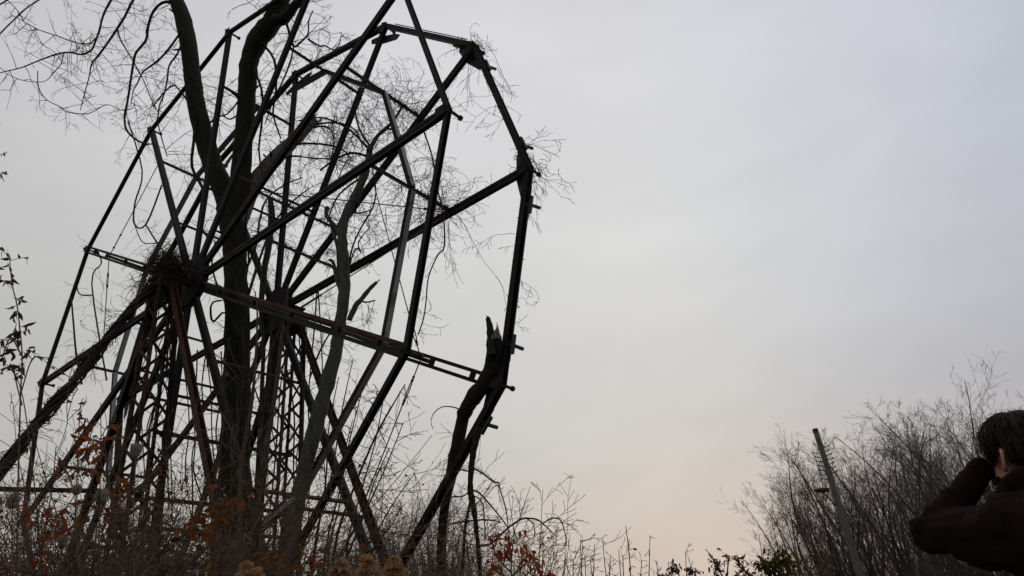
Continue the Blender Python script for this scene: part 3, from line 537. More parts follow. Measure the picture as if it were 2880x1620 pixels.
for k, s, lab, rad, cnt in ((2, WID, 'dead vine tangle on the rim joint where the rim bends down from the top', .10, 26), (1, WID, 'dead vine tangle caught on the outermost rim joint of the far ring', .13, 40), (3, WID, None, .06, 6)):
    if not lab: continue
    def f(b, k=k, s=s, rad=rad, cnt=cnt):
        c = sp(k, R, s); tangle(b, c + er(k) * .02, rad * .8, int(cnt * 1.3), .30, .005, .36, -.09)
        e = nrm(sp(k - 1, R, s) - c); along(b, c, c + e * 2.4, 12, .07, .55, .0042, -.12); along(b, c, c + nrm(sp(k + 1, R, s) - c) * .6, 6, .06, .5, .004, -.12)
        for _ in range(6): grow(b, c + rng.normal(size=3) * .1, er(k) * .05 + rng.normal(size=3) * .35 - Z * .4, 1.2 * (.4 + .6 * rng.random()), .0045, 2, 10, .25, -.20, .05, (1, 3), .6, .45)
        return c
    vine('vine_tangle', lab, f)
for k, r, lab in ((2, 4.5, 'dead vine hanging from the cross tube just under the top of the drive ring'), (1, 4.5, 'dead vine on the cross tube where the pale drive ring bends'), (3, 4.5, 'dead vine strung along the highest cross tube'), (1, 2.0, 'dead vine on the short cross tube close to the far hub'), (2, 2.0, 'dead vine on the upper inner cross tube'), (5, 4.5, 'dead vine on the cross tube at the upper left rim')):
    def f(b, k=k, r=r):
        big = (k, r) in ((2, 4.5), (1, 4.5)); along(b, sp(k, r, .5 if big else .1), sp(k, r, WID), 48 if big else 34, .05, .75 if big else .6, .0046, -.05)
        if big: tangle(b, sp(k, r, 1.35), .12, 40, .7, .0042, .22, -.02)
        if (k, r) == (1, 4.5):
            for _ in range(5): grow(b, sp(k, r, WID) + rng.normal(size=3) * .12, -Z + rng.normal(size=3) * .3, 1.9 * (.5 + .6 * rng.random()), .005, 2, 11, .3, -.06, .03, (1, 3), .6, .4)
        return sp(k, r, WID / 2)
    vine('hanging_vine', lab, f)
def f(b):
    P, r = smooth(*trace([(1192, 370, 5), (1215, 440, 5), (1232, 540, 5), (1245, 590, 5), (1250, 690, 5), (1230, 720, 4), (1205, 780, 4), (1198, 850, 4), (1190, 900, 4), (1176, 940, 4)], 8.3), 4, .03); b.tube(P, r, 5); side_twigs(b, P, r, 34, .28, .003, 1, 0, 1, nch=(1, 2), grav=-.04, wob=.3, n=5); return P[-1]
vine('hanging_vine', 'long thin vine dangling down beside the right hand rim beams', f)
def f(b):
    for pts in ([(360, 340, 4), (400, 480, 4), (380, 570, 5), (378, 630, 5), (410, 632, 5), (455, 520, 5)], [(410, 632, 4), (440, 680, 5), (470, 720, 4)], [(378, 630, 3), (400, 680, 3), (440, 684, 3)], [(300, 1070, 5), (258, 800, 4), (285, 740, 4), (270, 700, 3)], [(262, 830, 4), (225, 828, 4), (215, 800, 3)], [(200, 830, 4), (206, 900, 5), (215, 1000, 6), (230, 1080, 6)]):
        P, r = smooth(*trace(pts, (12.4, 11.6)), 4, .03); b.tube(P, r, 5); side_twigs(b, P, r, 8, .4, .004, 1, 0, 1, nch=(1, 2), grav=-.05, wob=.3, n=5)
    return P[0]
vine('hanging_vine', 'wispy vines dangling inside the left edge of the near ring', f)

for i in range(22):                                          # slender strands hanging between the towers
    x0 = 430 + 480 * (i + rg.random()) / 22; y0 = rg.uniform(800, 1000); x1 = x0 + rg.uniform(-70, 70); y1 = rg.uniform(1380, 1560); Yv = rg.uniform(8.8, 11.2)
    def f(b):
        P, r = smooth(*trace([(x0 + (x1 - x0) * q + rg.uniform(-14, 14), y0 + (y1 - y0) * q, rg.choice((3, 3.5, 4.5))) for q in (0, .2, .4, .6, .8, 1)], Yv), 4, .02); b.tube(P, r, 4); side_twigs(b, P, r, 7, .3, .0032, 1, 0, 1, nch=(1, 2), grav=-.03, wob=.3, n=5); return P[0]
    vine('vine_strand', 'slender dead vine strand hanging below the axle between the towers', f, 'vine', 'vine strands hanging between the towers')

# ------------------------------------------------------------------ thicket
def leaf_mesh(name, L, Wd, m, bend=.25, fold=.25):
    b = MB(); n = 5; vs = []
    for i in range(n + 1):
        t = i / n; w = Wd * .5 * math.sin(PI * min(1, t * .96 + .02)) ** .8 * (1.15 - .4 * t); y = L * t; z = -bend * L * t * t
        vs += [(-w, y, z + fold * w), (0, y, z), (w, y, z + fold * w)]
    fs = []
    for i in range(n): a = 3 * i; fs += [(a, a + 1, a + 4, a + 3), (a + 1, a + 2, a + 5, a + 4)]
    me = bpy.data.meshes.new(name); me.from_pydata(vs, [], fs); me.materials.append(m)
    for p in me.polygons: p.use_smooth = True
    return me
def scatter_leaves(parent, base, spots, meshes, sc=(.7, 1.2), hang=.5):
    for p, d in spots:
        o = bpy.data.objects.new('leaf', meshes[rng.integers(len(meshes))]); COL.objects.link(o); o.parent = parent; o.location = p - base
        dd = nrm(np.asarray(d) * .4 + rng.normal(size=3) * .5 - Z * hang); q = Vector(dd).to_track_quat('Y', 'Z'); q = q @ Vector((0, 1, 0)).rotation_difference(Vector((0, 1, 0)))
        o.rotation_mode = 'QUATERNION'; from mathutils import Quaternion
        o.rotation_quaternion = q @ Quaternion((0, 1, 0), rng.random() * 6.28); s_ = sc[0] + (sc[1] - sc[0]) * rng.random(); o.scale = (s_, s_, s_)
def joined_leaves(spots, L, Wd):
    b = MB()
    for p, d in spots:
        dd = nrm(np.asarray(d) * .3 + rng.normal(size=3) * .7 - Z * .3); u = perp(dd); s_ = .6 + .7 * rng.random(); n = np.cross(dd, u) * .12 * L
        b.add([p, p + dd * L * .45 * s_ + u * Wd * .5 * s_ + n, p + dd * L * s_ - n, p + dd * L * .45 * s_ - u * Wd * .5 * s_ + n], [(0, 1, 2), (0, 2, 3)])
    return b
def bush_proto(name, label, stems, H, spread, leafn, twl, seedv, grp, lab_cat='shrub', arch=-.06, leafm='leaf_mix', Lf=.046):
    global rng; rng = np.random.default_rng(seedv)
    t = thing(name, (0, 0, 0), label, lab_cat, grp); b = MB(); vc = []
    for _ in range(stems):
        a = rng.random() * 2 * PI; q = np.array([math.cos(a), math.sin(a), 0]) * rng.random() * spread * .5; d = np.array([math.cos(a) * .45, math.sin(a) * .45, 1]) + rng.normal(size=3) * .15
        grow(b, q, d, H * (.65 + .55 * rng.random()), .008, 2, 9, .2, arch * rng.random(), .03, (3, 5), .75, twl, .3, 3, .3, .0022, 1, vc)
    b.build('stems', M['brush'], t)
    spots = [vc[i] for i in rng.choice(len(vc), min(int(leafn * .6), len(vc)), replace=False)] if leafn else []
    if spots: o = joined_leaves(spots, Lf, Lf * .6).build('leaves', M[leafm], t); o['kind'] = 'stuff'
    return t
GB = 'brushwood shrubs in the thicket below the wheel'
LB = 'tangled brushwood shrub with scattered brown and green leaves in the thicket'
protos = [bush_proto('thicket_shrub', LB, 22, 1.55, .9, 330, .42, 11, GB), bush_proto('thicket_shrub', 'bushy brushwood shrub with many brown and green leaves in the thicket', 24, 1.4, 1.0, 420, .45, 12, GB), bush_proto('thicket_shrub', 'tall sparse leaved brushwood shrub in the thicket below the wheel', 18, 1.8, .8, 220, .40, 13, GB), bush_proto('thicket_shrub', 'low dense brushwood shrub full of small leaves in the thicket', 26, 1.25, 1.0, 420, .45, 14, GB)]
rng = np.random.default_rng(77)
def place(o, x, y, s, rz, z=None):
    o.location = (x, y, gz(x, y) - .03 if z is None else z); o.scale = (s, s, s); o.rotation_euler = (0, 0, rz)
spots = []
for Yr, x0, x1, n, hs in ((3.9, -3.3, -1.0, 8, .98), (4.9, -4.4, -1.1, 9, 1.06), (6.1, -5.6, -1.5, 10, 1.16), (7.4, -7.0, -1.9, 10, 1.3), (9.0, -8.6, -2.6, 9, 1.5), (11.5, -11.0, -3.6, 8, 1.75)):
    for i in range(n): spots.append((x0 + (x1 - x0) * (i + .5 + rng.uniform(-.4, .4)) / n, Yr + rng.uniform(-.45, .45), hs * rng.uniform(.85, 1.12)))
used = [False] * 4
for i, (x, y, s) in enumerate(spots):
    k = i % 4; o = protos[k] if not used[k] else copy_tree(protos[k]); used[k] = True
    place(o, x, y, s * (1 - .22 * sst(-3.2 * y / 6, -1.0 * y / 6, x)) * (.84 if -.6 < x / y < -.25 else 1), rng.random() * 6.28)
GV = 'tall arching briars around the towers'; LV = 'tall thin arching briar canes with few leaves around the near tower'
bp_ = [bush_proto('briar', LV, 13, 2.7, 1.1, 60, .42, 15, GV, arch=-.09), bush_proto('briar', LV, 15, 2.4, 1.2, 70, .45, 16, GV, arch=-.07)]
rng = np.random.default_rng(79)
for i in range(30):
    o = bp_[i % 2] if i < 2 else copy_tree(bp_[i % 2]); y = rng.uniform(4.3, 8.5); px = -60 + 820 * ((i * 7) % 30 + rng.uniform(0, 1)) / 30; p = at(px, 1500, y); place(o, p[0], p[1], rng.uniform(.72, .95) * (.62 + .062 * y), rng.random() * 6.28)
# low brush to the right of the wheel
G2 = 'low bare brush on the open ground'
L2_ = 'low bare twiggy brush rising from the open ground right of the wheel'
p2 = bush_proto('low_brush', L2_, 20, 1.3, 1.2, 14, .38, 21, G2, arch=.03); p3 = bush_proto('low_brush', L2_, 16, 1.5, 1.0, 8, .34, 22, G2, arch=-.04)
rng = np.random.default_rng(78)
for i in range(30):
    o = (p2, p3)[i % 2] if i < 2 else copy_tree((p2, p3)[i % 2]); y = rng.uniform(6.5, 14); x = -2.2 * y / 9 + (i / 30) ** 1.3 * 6.2 * y / 9 + rng.uniform(-.3, .3); place(o, x, y, rng.uniform(.8, 1.15) * (.80 + .045 * y) * (1.0 if x < -.2 else .56), rng.random() * 6.28)
# dead grass and weeds under everything: nobody could count it
def grass():
    b = MB()
    for _ in range(5200):
        y = 3.0 + 8 * rng.random() ** 1.3; x = rng.uniform(-1.05, .95) * y * .95
        if x > .6 and rng.random() < .5: continue
        p = np.array([x, y, gz(x, y) - .02]); h = (.45 + .55 * rng.random()) * (1.15 if x < -.5 else .6); a = rng.normal(size=2) * .25
        b.tube([p, p + np.array([a[0] * .3, a[1] * .3, h * .55]), p + np.array([a[0], a[1], h])], [.005, .004, .0015], 3)
    b.build('dead_grass', M['grass'], kind='stuff', label='dead grass and weed stalks below the shrubs', category='grass')
grass()

# plants with leaves one can tell apart
LO = [leaf_mesh('orange_leaf_blade', .085, .04, M['leaf_orange']), leaf_mesh('orange_leaf_blade', .10, .042, M['leaf_orange'], .45)]
LR = [leaf_mesh('red_leaf_blade', .062, .036, M['leaf_red']), leaf_mesh('red_leaf_blade', .07, .034, M['leaf_red'], .5)]
LG = [leaf_mesh('green_leaf_blade', .06, .036, M['leaf_green']), leaf_mesh('green_leaf_blade', .07, .03, M['leaf_green'], .4)]
LD = [leaf_mesh('dull_leaf_blade', .075, .034, M['leaf_dull'], .5), leaf_mesh('dull_leaf_blade', .06, .03, M['leaf_dull'], .8)]
def leafy(name, label, paths, Y, lm, cnt, grp=None, cat='shrub', width=5, hang=.5, tw=.22, sc=(.7, 1.2), lo=.25):
    b = MB(); vc = []; first = None
    for pts in paths:
        P, r = smooth(*trace([(x, y, width * (1 - .6 * i / len(pts))) for i, (x, y) in enumerate(pts)], Y), 4, .02)
        if first is None: P, r = down_to_ground(P, r, 1.1); first = P[0]
        b.tube(P, r, 5)
        for _ in range(cnt // 3):
            i = int(len(P) * (lo + (1 - lo) * rng.random())) - 1; d = nrm(P[i] - P[i - 1]); q = grow(b, P[i], nrm(perp(d) + d * .6), tw * (.4 + .8 * rng.random()), .0025, 0, 5, .2, 0)
            vc += [(q[-1], q[-1] - q[-2]), (q[3], q[3] - q[2]), (q[2], q[2] - q[1])]
    base = np.array([first[0], first[1], gz(first[0], first[1])]); t = thing(name, base, label, cat, grp)
    b.build('stems', M['stem_tan'], t); scatter_leaves(t, base, vc, lm, sc, hang)
leafy('leafy_shoot', 'tall climbing shoot with drooping reddish leaves at the thicket edge', [[(45, 1640), (52, 1300), (58, 1100), (62, 1000), (55, 920), (48, 860), (34, 800), (28, 740), (30, 725)], [(60, 1000), (30, 950), (5, 1010)], [(34, 800), (10, 790), (-25, 780)]], 4.6, LD, 42, None, 'shoot', 5, .7, .12, (.6, .95), .45)
leafy('leafy_shoot', 'thin yellow leafed shoot arching over the vined brace', [[(120, 1640), (100, 1400), (70, 1150), (45, 1060), (5, 1015)], [(62, 1140), (40, 1040), (70, 1030)], [(60, 1100), (90, 1010), (120, 1005)]], 4.8, LG, 18, None, 'shoot', 4, .5, .1, (.5, .8), .5)
leafy('red_oak_sapling', 'sapling with large orange leaves in front of the near tower', [[(205, 1640), (210, 1480), (218, 1300), (225, 1150), (235, 1120)], [(222, 1330), (250, 1240), (262, 1200)], [(215, 1400), (190, 1330), (160, 1280)], [(218, 1300), (270, 1250), (300, 1200)]], 4.4, LO, 21, None, 'sapling', 4, .3, .12, (.45, .75), .45)
leafy('red_oak_sapling', 'sapling with a few long orange leaves hanging before the lattice', [[(330, 1640), (320, 1480), (300, 1300), (290, 1220)], [(310, 1380), (280, 1290), (262, 1260)], [(318, 1450), (350, 1400), (400, 1330)], [(322, 1500), (290, 1440), (255, 1420)]], 4.1, LO, 15, None, 'sapling', 4, .4, .1, (.5, .8), .5)
leafy('red_oak_sapling', 'low sapling with big orange leaves against the forked trunk', [[(600, 1640), (605, 1540), (610, 1470), (625, 1420)], [(606, 1530), (575, 1480), (560, 1470)], [(606, 1500), (640, 1440), (650, 1400)]], 3.9, LO, 21, None, 'sapling', 4, .3, .1, (.5, .8), .35)
leafy('red_oak_sapling', 'low red leafed sapling at the foot of the vined brace', [[(120, 1640), (115, 1560), (105, 1500), (110, 1430)], [(112, 1550), (150, 1480), (160, 1450)]], 4.2, LR, 21, None, 'sapling', 4, .3, .12, (.7, 1.0), .35)
leafy('leafy_sprig', 'green leafed sprig under the lattice of the near tower', [[(440, 1640), (450, 1540), (455, 1490)], [(450, 1560), (400, 1500), (380, 1480)], [(450, 1560), (520, 1520), (545, 1500)]], 4.0, LG, 24, None, 'sprig', 4, .3, .12, (.6, 1.0), .3)
leafy('leafy_sprig', 'rust coloured leafy sprig at the foot of the grey tree', [[(800, 1640), (830, 1600), (880, 1570)], [(815, 1610), (860, 1610), (900, 1600)], [(800, 1640), (770, 1590), (740, 1560)]], 4.3, LO, 24, None, 'sprig', 4, .3, .1, (.45, .75), .2)
leafy('red_shrub', 'bright red leafed shrub standing right of the snapped trunk', [[(1440, 1660), (1438, 1600), (1440, 1550), (1446, 1510), (1443, 1485)], [(1438, 1610), (1400, 1570), (1385, 1530), (1382, 1520)], [(1440, 1620), (1480, 1580), (1478, 1535)], [(1438, 1580), (1420, 1550), (1422, 1530)], [(1440, 1630), (1400, 1610), (1395, 1590)], [(1440, 1640), (1490, 1610), (1510, 1580)]], 6.6, LR, 24, None, 'shrub', 5, .8, .12, (.6, 1.0), .3)
leafy('red_sprig', 'small red sprig just beyond the bright red shrub', [[(1528, 1660), (1526, 1610), (1528, 1578)], [(1528, 1640), (1540, 1620), (1544, 1610)]], 7.8, LR, 15, None, 'sprig', 3, .7, .08, (.8, 1.2), .3)
leafy('red_sprig', 'dark red leaves clinging to a tall bare stem on the open ground', [[(1775, 1660), (1773, 1610), (1770, 1560), (1764, 1510), (1760, 1480)]], 10, LR, 12, None, 'sprig', 4, .7, .07, (.7, 1.0), .25)
leafy('leafy_bush', 'small dull green bush on the open ground left of the pole', [[(2045, 1680), (2045, 1620), (2050, 1570), (2052, 1562)], [(2045, 1640), (2020, 1600), (2015, 1572)], [(2046, 1650), (2080, 1610), (2090, 1600)]], 11, LD, 60, None, 'shrub', 5, .2, .2, (.7, 1.2), .3)
leafy('leafy_bush', 'low brown leafed bush with curling fronds on the open ground', [[(1915, 1680), (1912, 1625), (1900, 1600), (1885, 1588)], [(1915, 1660), (1940, 1615), (1948, 1605)], [(1912, 1650), (1890, 1620), (1885, 1610)]], 11, LD, 36, None, 'shrub', 4, .3, .15, (.7, 1.1), .3)
leafy('leafy_bush', 'young maple bush with green and orange leaves by the pole', [[(2190, 1690), (2188, 1630), (2192, 1580), (2190, 1560)], [(2190, 1650), (2160, 1610), (2150, 1590)], [(2190, 1650), (2215, 1615), (2222, 1590)], [(2188, 1630), (2175, 1600), (2180, 1585)]], 9.5, LG, 72, None, 'shrub', 5, .3, .2, (.9, 1.5), .25)
leafy('leafy_bush', 'straggling bush with brownish leaves at the foot of the pole', [[(2270, 1700), (2275, 1640), (2280, 1590), (2290, 1560)], [(2272, 1660), (2310, 1600), (2330, 1570)], [(2272, 1660), (2245, 1610), (2250, 1580)]], 12, LG + LD, 45, None, 'shrub', 5, .3, .25, (.8, 1.3), .2)
# red leaves on a twig reaching in at the left
leafy('leafy_shoot', 'tall slender shoot carrying red leaves left of the wheel', [[(-60, 1640), (-75, 1100), (-70, 800), (-50, 600), (-30, 500), (-12, 440), (-6, 415)], [(-50, 600), (-20, 540), (-6, 480)]], 5.2, LR, 18, None, 'shoot', 5, .6, .10, (.5, .9), .72)

def umbel(px, py, Y, wpx, label):
    P, r = trace([(px + rg.uniform(-18, 18), 1640, 4), (px + rg.uniform(-8, 8), (py + 1640) / 2, 4), (px, py + wpx * .45, 3)], Y); P, r = smooth(P, r, 4); P, r = down_to_ground(P, r, 1.1)
    t = thing('wild_carrot', (P[0][0], P[0][1], gz(P[0][0], P[0][1])), label, 'weed', 'dried wild carrot heads in the thicket'); b = MB(); b.tube(P, r, 5); b.build('stalk', M['stalk'], t)
    b = MB(); c = P[-1]; s = wpx * .5 * Y * 1.1 / F
    for i in range(85):
        a = rng.random() * 2 * PI; e = .35 + .65 * rng.random(); ca, sa = math.cos(a), math.sin(a); h = s * (1.3 + .5 * rng.random()); pts = [c + np.array([ca * s * e * q, sa * s * e * q, h * z]) for q, z in ((0, 0), (.62, .12), (1.0, .42), (.95, .75), (.55 + .3 * rng.random(), 1.0))]
        b.tube(pts, [.0014, .0013, .0012, .0012, .0016], 3)
        for _ in range(3): b.tube([pts[-2], pts[-1] + rng.normal(size=3) * .008 + Z * .006], [.001, .0018], 3)
    b.build('seed_head', M['seed'], t)
for x, y, w, lab in ((382, 1270, 34, 'dried wild carrot head curled like a bird nest high before the lattice'), (283, 1400, 32, 'dried wild carrot head standing above the base sill'), (34, 1415, 36, 'fluffy dried wild carrot head at the thicket edge'), (214, 1382, 22, 'small dried wild carrot head between two orange saplings'), (175, 1530, 26, 'low dried wild carrot head deep in the thicket')): umbel(x, y, 3.5, w, lab)
def goldenrod(px, py, Y, hpx, label):
    P, r = trace([(px + rg.uniform(-15, 15), 1660, 5), (px, py + hpx, 4), (px + 4, py, 3)], Y); P, r = smooth(P, r, 4); P, r = down_to_ground(P, r, 1.1)
    t = thing('goldenrod', (P[0][0], P[0][1], gz(P[0][0], P[0][1])), label, 'weed', 'faded goldenrod plumes'); b = MB(); b.tube(P, r, 5); b.build('stalk', M['stalk'], t)
    b = MB(); s = hpx * Y * 1.08 / F; tp = P[-1]
    for i in range(34):
        a = rng.normal() * .9 + (0 if i % 2 else PI); h = rng.random() ** 1.2; q = tp - Z * s * h * .95; l = s * (.28 + .75 * h) * (.6 + .5 * rng.random()); d = np.array([math.cos(a), .6 * math.sin(a), .75]); pts = [q]
        for j in range(7): d = nrm(d - Z * .24); pts.append(pts[-1] + d * l / 7)
        b.tube(pts, .0014, 3)
        for j in range(1, 8):
            for _ in range(5): c = pts[j] + rng.normal(size=3) * .003; dd = nrm(Z + rng.normal(size=3) * .5); b.tube([c, c + dd * .006, c + dd * .013], [.0012, .0022, .0006], 3)
    b.build('plume', M['plume'], t)
for x, y, h, lab in ((688, 1588, 44, 'faded tan goldenrod plume at the foot of the forked tree'), (720, 1606, 30, 'short goldenrod plume beside a taller one below the tan sapling'), (955, 1580, 46, 'rusty goldenrod plume in front of the far tower brace'), (1028, 1568, 48, 'tallest tan goldenrod plume between two others'), (1105, 1572, 46, 'broad golden plume where the fallen rim meets the brush')): goldenrod(x, y, 3.3, h, lab)
# thin bare stems on the open ground
for i, (x, y0, dx) in enumerate(((1632, 1515, 6), (1672, 1530, -4), (1695, 1512, 12), (1645, 1560, 4), (1740, 1545, 8), (1828, 1505, -3), (1805, 1575, -5), (1848, 1578, 3), (1928, 1548, 4), (1718, 1560, -6), (1590, 1568, 20), (1880, 1580, 4), (1613, 1575, -3), (1660, 1570, 9), (1752, 1560, 3))):
    sapling([(x + dx + 4, 1700, 4), (x + dx, 1640, 4), (x + dx * .4, (y0 + 1640) / 2, 3), (x, y0, 2)], 9.5 + (i % 4) * .6, M['vine'], 'thin bare stem standing up from the open ground', 4, 'thin bare stems on the open ground', .25, 4)

# ------------------------------------------------------------------ bare trees beyond
def far_proto(seedv, stems, H, fan, label, grp, tips=2):
    global rng; rng = np.random.default_rng(seedv); t = thing('bare_tree', (0, 0, 0), label, 'tree', grp); tk = MB(); cr = MB()
    for i in range(stems):
        a = rng.random() * 2 * PI; q = np.array([math.cos(a), math.sin(a), 0]) * .35 * rng.random(); d = np.array([math.cos(a) * fan * rng.random(), math.sin(a) * fan * rng.random(), 1]); L = H * (.75 + .3 * rng.random()); n = 12; pts = [q]
        d = nrm(d)
        for j in range(n - 1): d = nrm(d + rng.normal(size=3) * .075 + Z * .025); pts.append(pts[-1] + d * L / (n - 1))
        rr = np.linspace(.048 + .03 * rng.random() ** 2, .007, n); tk.tube(pts, rr, 5); pts = np.array(pts)
        for _ in range(27):
            t_ = .18 + .8 * rng.random(); j = min(n - 2, int(t_ * (n - 1))); dd = nrm(pts[j + 1] - pts[j]); c = nrm(dd * .85 + perp(dd) * .6)
            grow(cr, pts[j] + (pts[j + 1] - pts[j]) * rng.random(), c, H * .20 * (.5 + .8 * rng.random()) * (1.15 - .5 * t_), .011 * (1.2 - t_), tips, 6, .14, .05, 0, (3, 5), .65, .5, .15, 3, .4, .0031)
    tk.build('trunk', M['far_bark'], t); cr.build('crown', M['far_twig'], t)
    return t
GT = 'bare trees in the dense stand behind the pole'; LT = 'slender leafless tree in the dense stand behind the pole'
GF = 'small bare trees on the far side of the wheel'; LF = 'small leafless tree far behind the snapped trunk'
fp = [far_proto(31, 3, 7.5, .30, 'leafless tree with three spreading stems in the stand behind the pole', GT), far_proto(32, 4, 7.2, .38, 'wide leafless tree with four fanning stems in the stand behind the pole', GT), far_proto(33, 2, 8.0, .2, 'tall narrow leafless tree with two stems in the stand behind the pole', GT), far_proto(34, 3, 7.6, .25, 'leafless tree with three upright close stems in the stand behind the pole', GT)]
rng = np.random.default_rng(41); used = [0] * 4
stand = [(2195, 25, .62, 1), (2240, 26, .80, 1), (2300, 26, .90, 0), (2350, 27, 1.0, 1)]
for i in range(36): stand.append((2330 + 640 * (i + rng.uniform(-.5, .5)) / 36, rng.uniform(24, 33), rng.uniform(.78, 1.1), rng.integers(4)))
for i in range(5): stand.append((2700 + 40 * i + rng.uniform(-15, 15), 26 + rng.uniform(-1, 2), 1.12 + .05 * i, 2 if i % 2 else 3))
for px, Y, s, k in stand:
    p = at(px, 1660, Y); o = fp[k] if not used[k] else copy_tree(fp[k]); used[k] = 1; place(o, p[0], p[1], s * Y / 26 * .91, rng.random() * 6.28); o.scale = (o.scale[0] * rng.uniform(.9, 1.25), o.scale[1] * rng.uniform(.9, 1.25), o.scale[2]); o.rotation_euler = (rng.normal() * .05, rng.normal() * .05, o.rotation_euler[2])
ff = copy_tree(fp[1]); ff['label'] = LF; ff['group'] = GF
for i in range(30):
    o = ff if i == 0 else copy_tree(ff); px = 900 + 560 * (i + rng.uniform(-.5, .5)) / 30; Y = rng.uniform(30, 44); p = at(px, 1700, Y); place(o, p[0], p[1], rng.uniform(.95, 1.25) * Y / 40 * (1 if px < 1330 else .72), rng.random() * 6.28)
# wood behind: reads as one dark mass at the foot of the stand
def far_wood():
    b = MB()
    for _ in range(500):
        Y = rng.uniform(33, 42); px = rng.uniform(2300, 3100); p = at(px, 1660, Y); p[2] = 0; grow(b, p, np.array([rng.normal() * .15, rng.normal() * .15, 1]), rng.uniform(2.5, 6.0), .025, 1, 6, .12, .03, 0, (4, 6), .5, .4, .3, 3, .3, .006)
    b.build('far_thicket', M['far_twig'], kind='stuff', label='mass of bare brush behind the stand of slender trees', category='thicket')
far_wood()

# ------------------------------------------------------------------ leaning pole
def pole():
    P, r = trace([(2440, 1690, 23), (2402, 1560, 21), (2360, 1425, 18), (2330, 1325, 16.5), (2295, 1216, 14)], (20.0, 20.5)); P[0][2] = -.3
    P, r = smooth(P, r, 3, .01); t = thing('utility_pole', (P[0][0], P[0][1], 0), 'old wooden pole with climbing pegs and a small bracket before bare trees', 'pole'); b = MB(); trunk_mesh(b, P, r, 14, .03); b.build('pole_shaft', M['pole'], t)
    ax = nrm(P[-1] - P[0]); X = nrm(np.cross(ax, np.array([0, 1, 0]))); X = X if X[0] > 0 else -X
    b = MB(); b.rod(P[-1] - ax * .02, P[-1] + ax * .10, r[-1] * 1.12, 12); b.build('pole_cap', M['bark_black'], t)
    for sd, t0 in ((1, .45), (-1, .62)):
        for i in range(7):
            q = P[-1] - ax * (t0 + i * .125); b = MB(); b.rod(q + X * sd * .08, q + X * sd * .24 + ax * .03, .013, 6); b.rod(q + X * sd * .23 + ax * .02, q + X * sd * .245 + ax * .06, .016, 6); b.build('peg', M['steel'], t)
    q = at(2332, 1378, 20.3); l = at(2312, 1379, 20.2)
    b = MB(); d = nrm(l - q); V = []
    for i in range(14):
        a = 2 * PI * i / 14; V.append(l + d * .26 * math.cos(a) + np.array([0, .16, 0]) * math.sin(a))
    b.add([v + Z * .035 for v in V] + [v - Z * .035 for v in V], [tuple(range(14)), tuple(range(27, 13, -1))] + [(i, i + 14, (i + 1) % 14 + 14, (i + 1) % 14) for i in range(14)]); b.build('bracket_shelf', M['rust'], t)
    b = MB(); b.rod(l - Z * .03, at(2352, 1424, 20.3), .018, 6); b.build('bracket_strut', M['steel'], t)
pole()

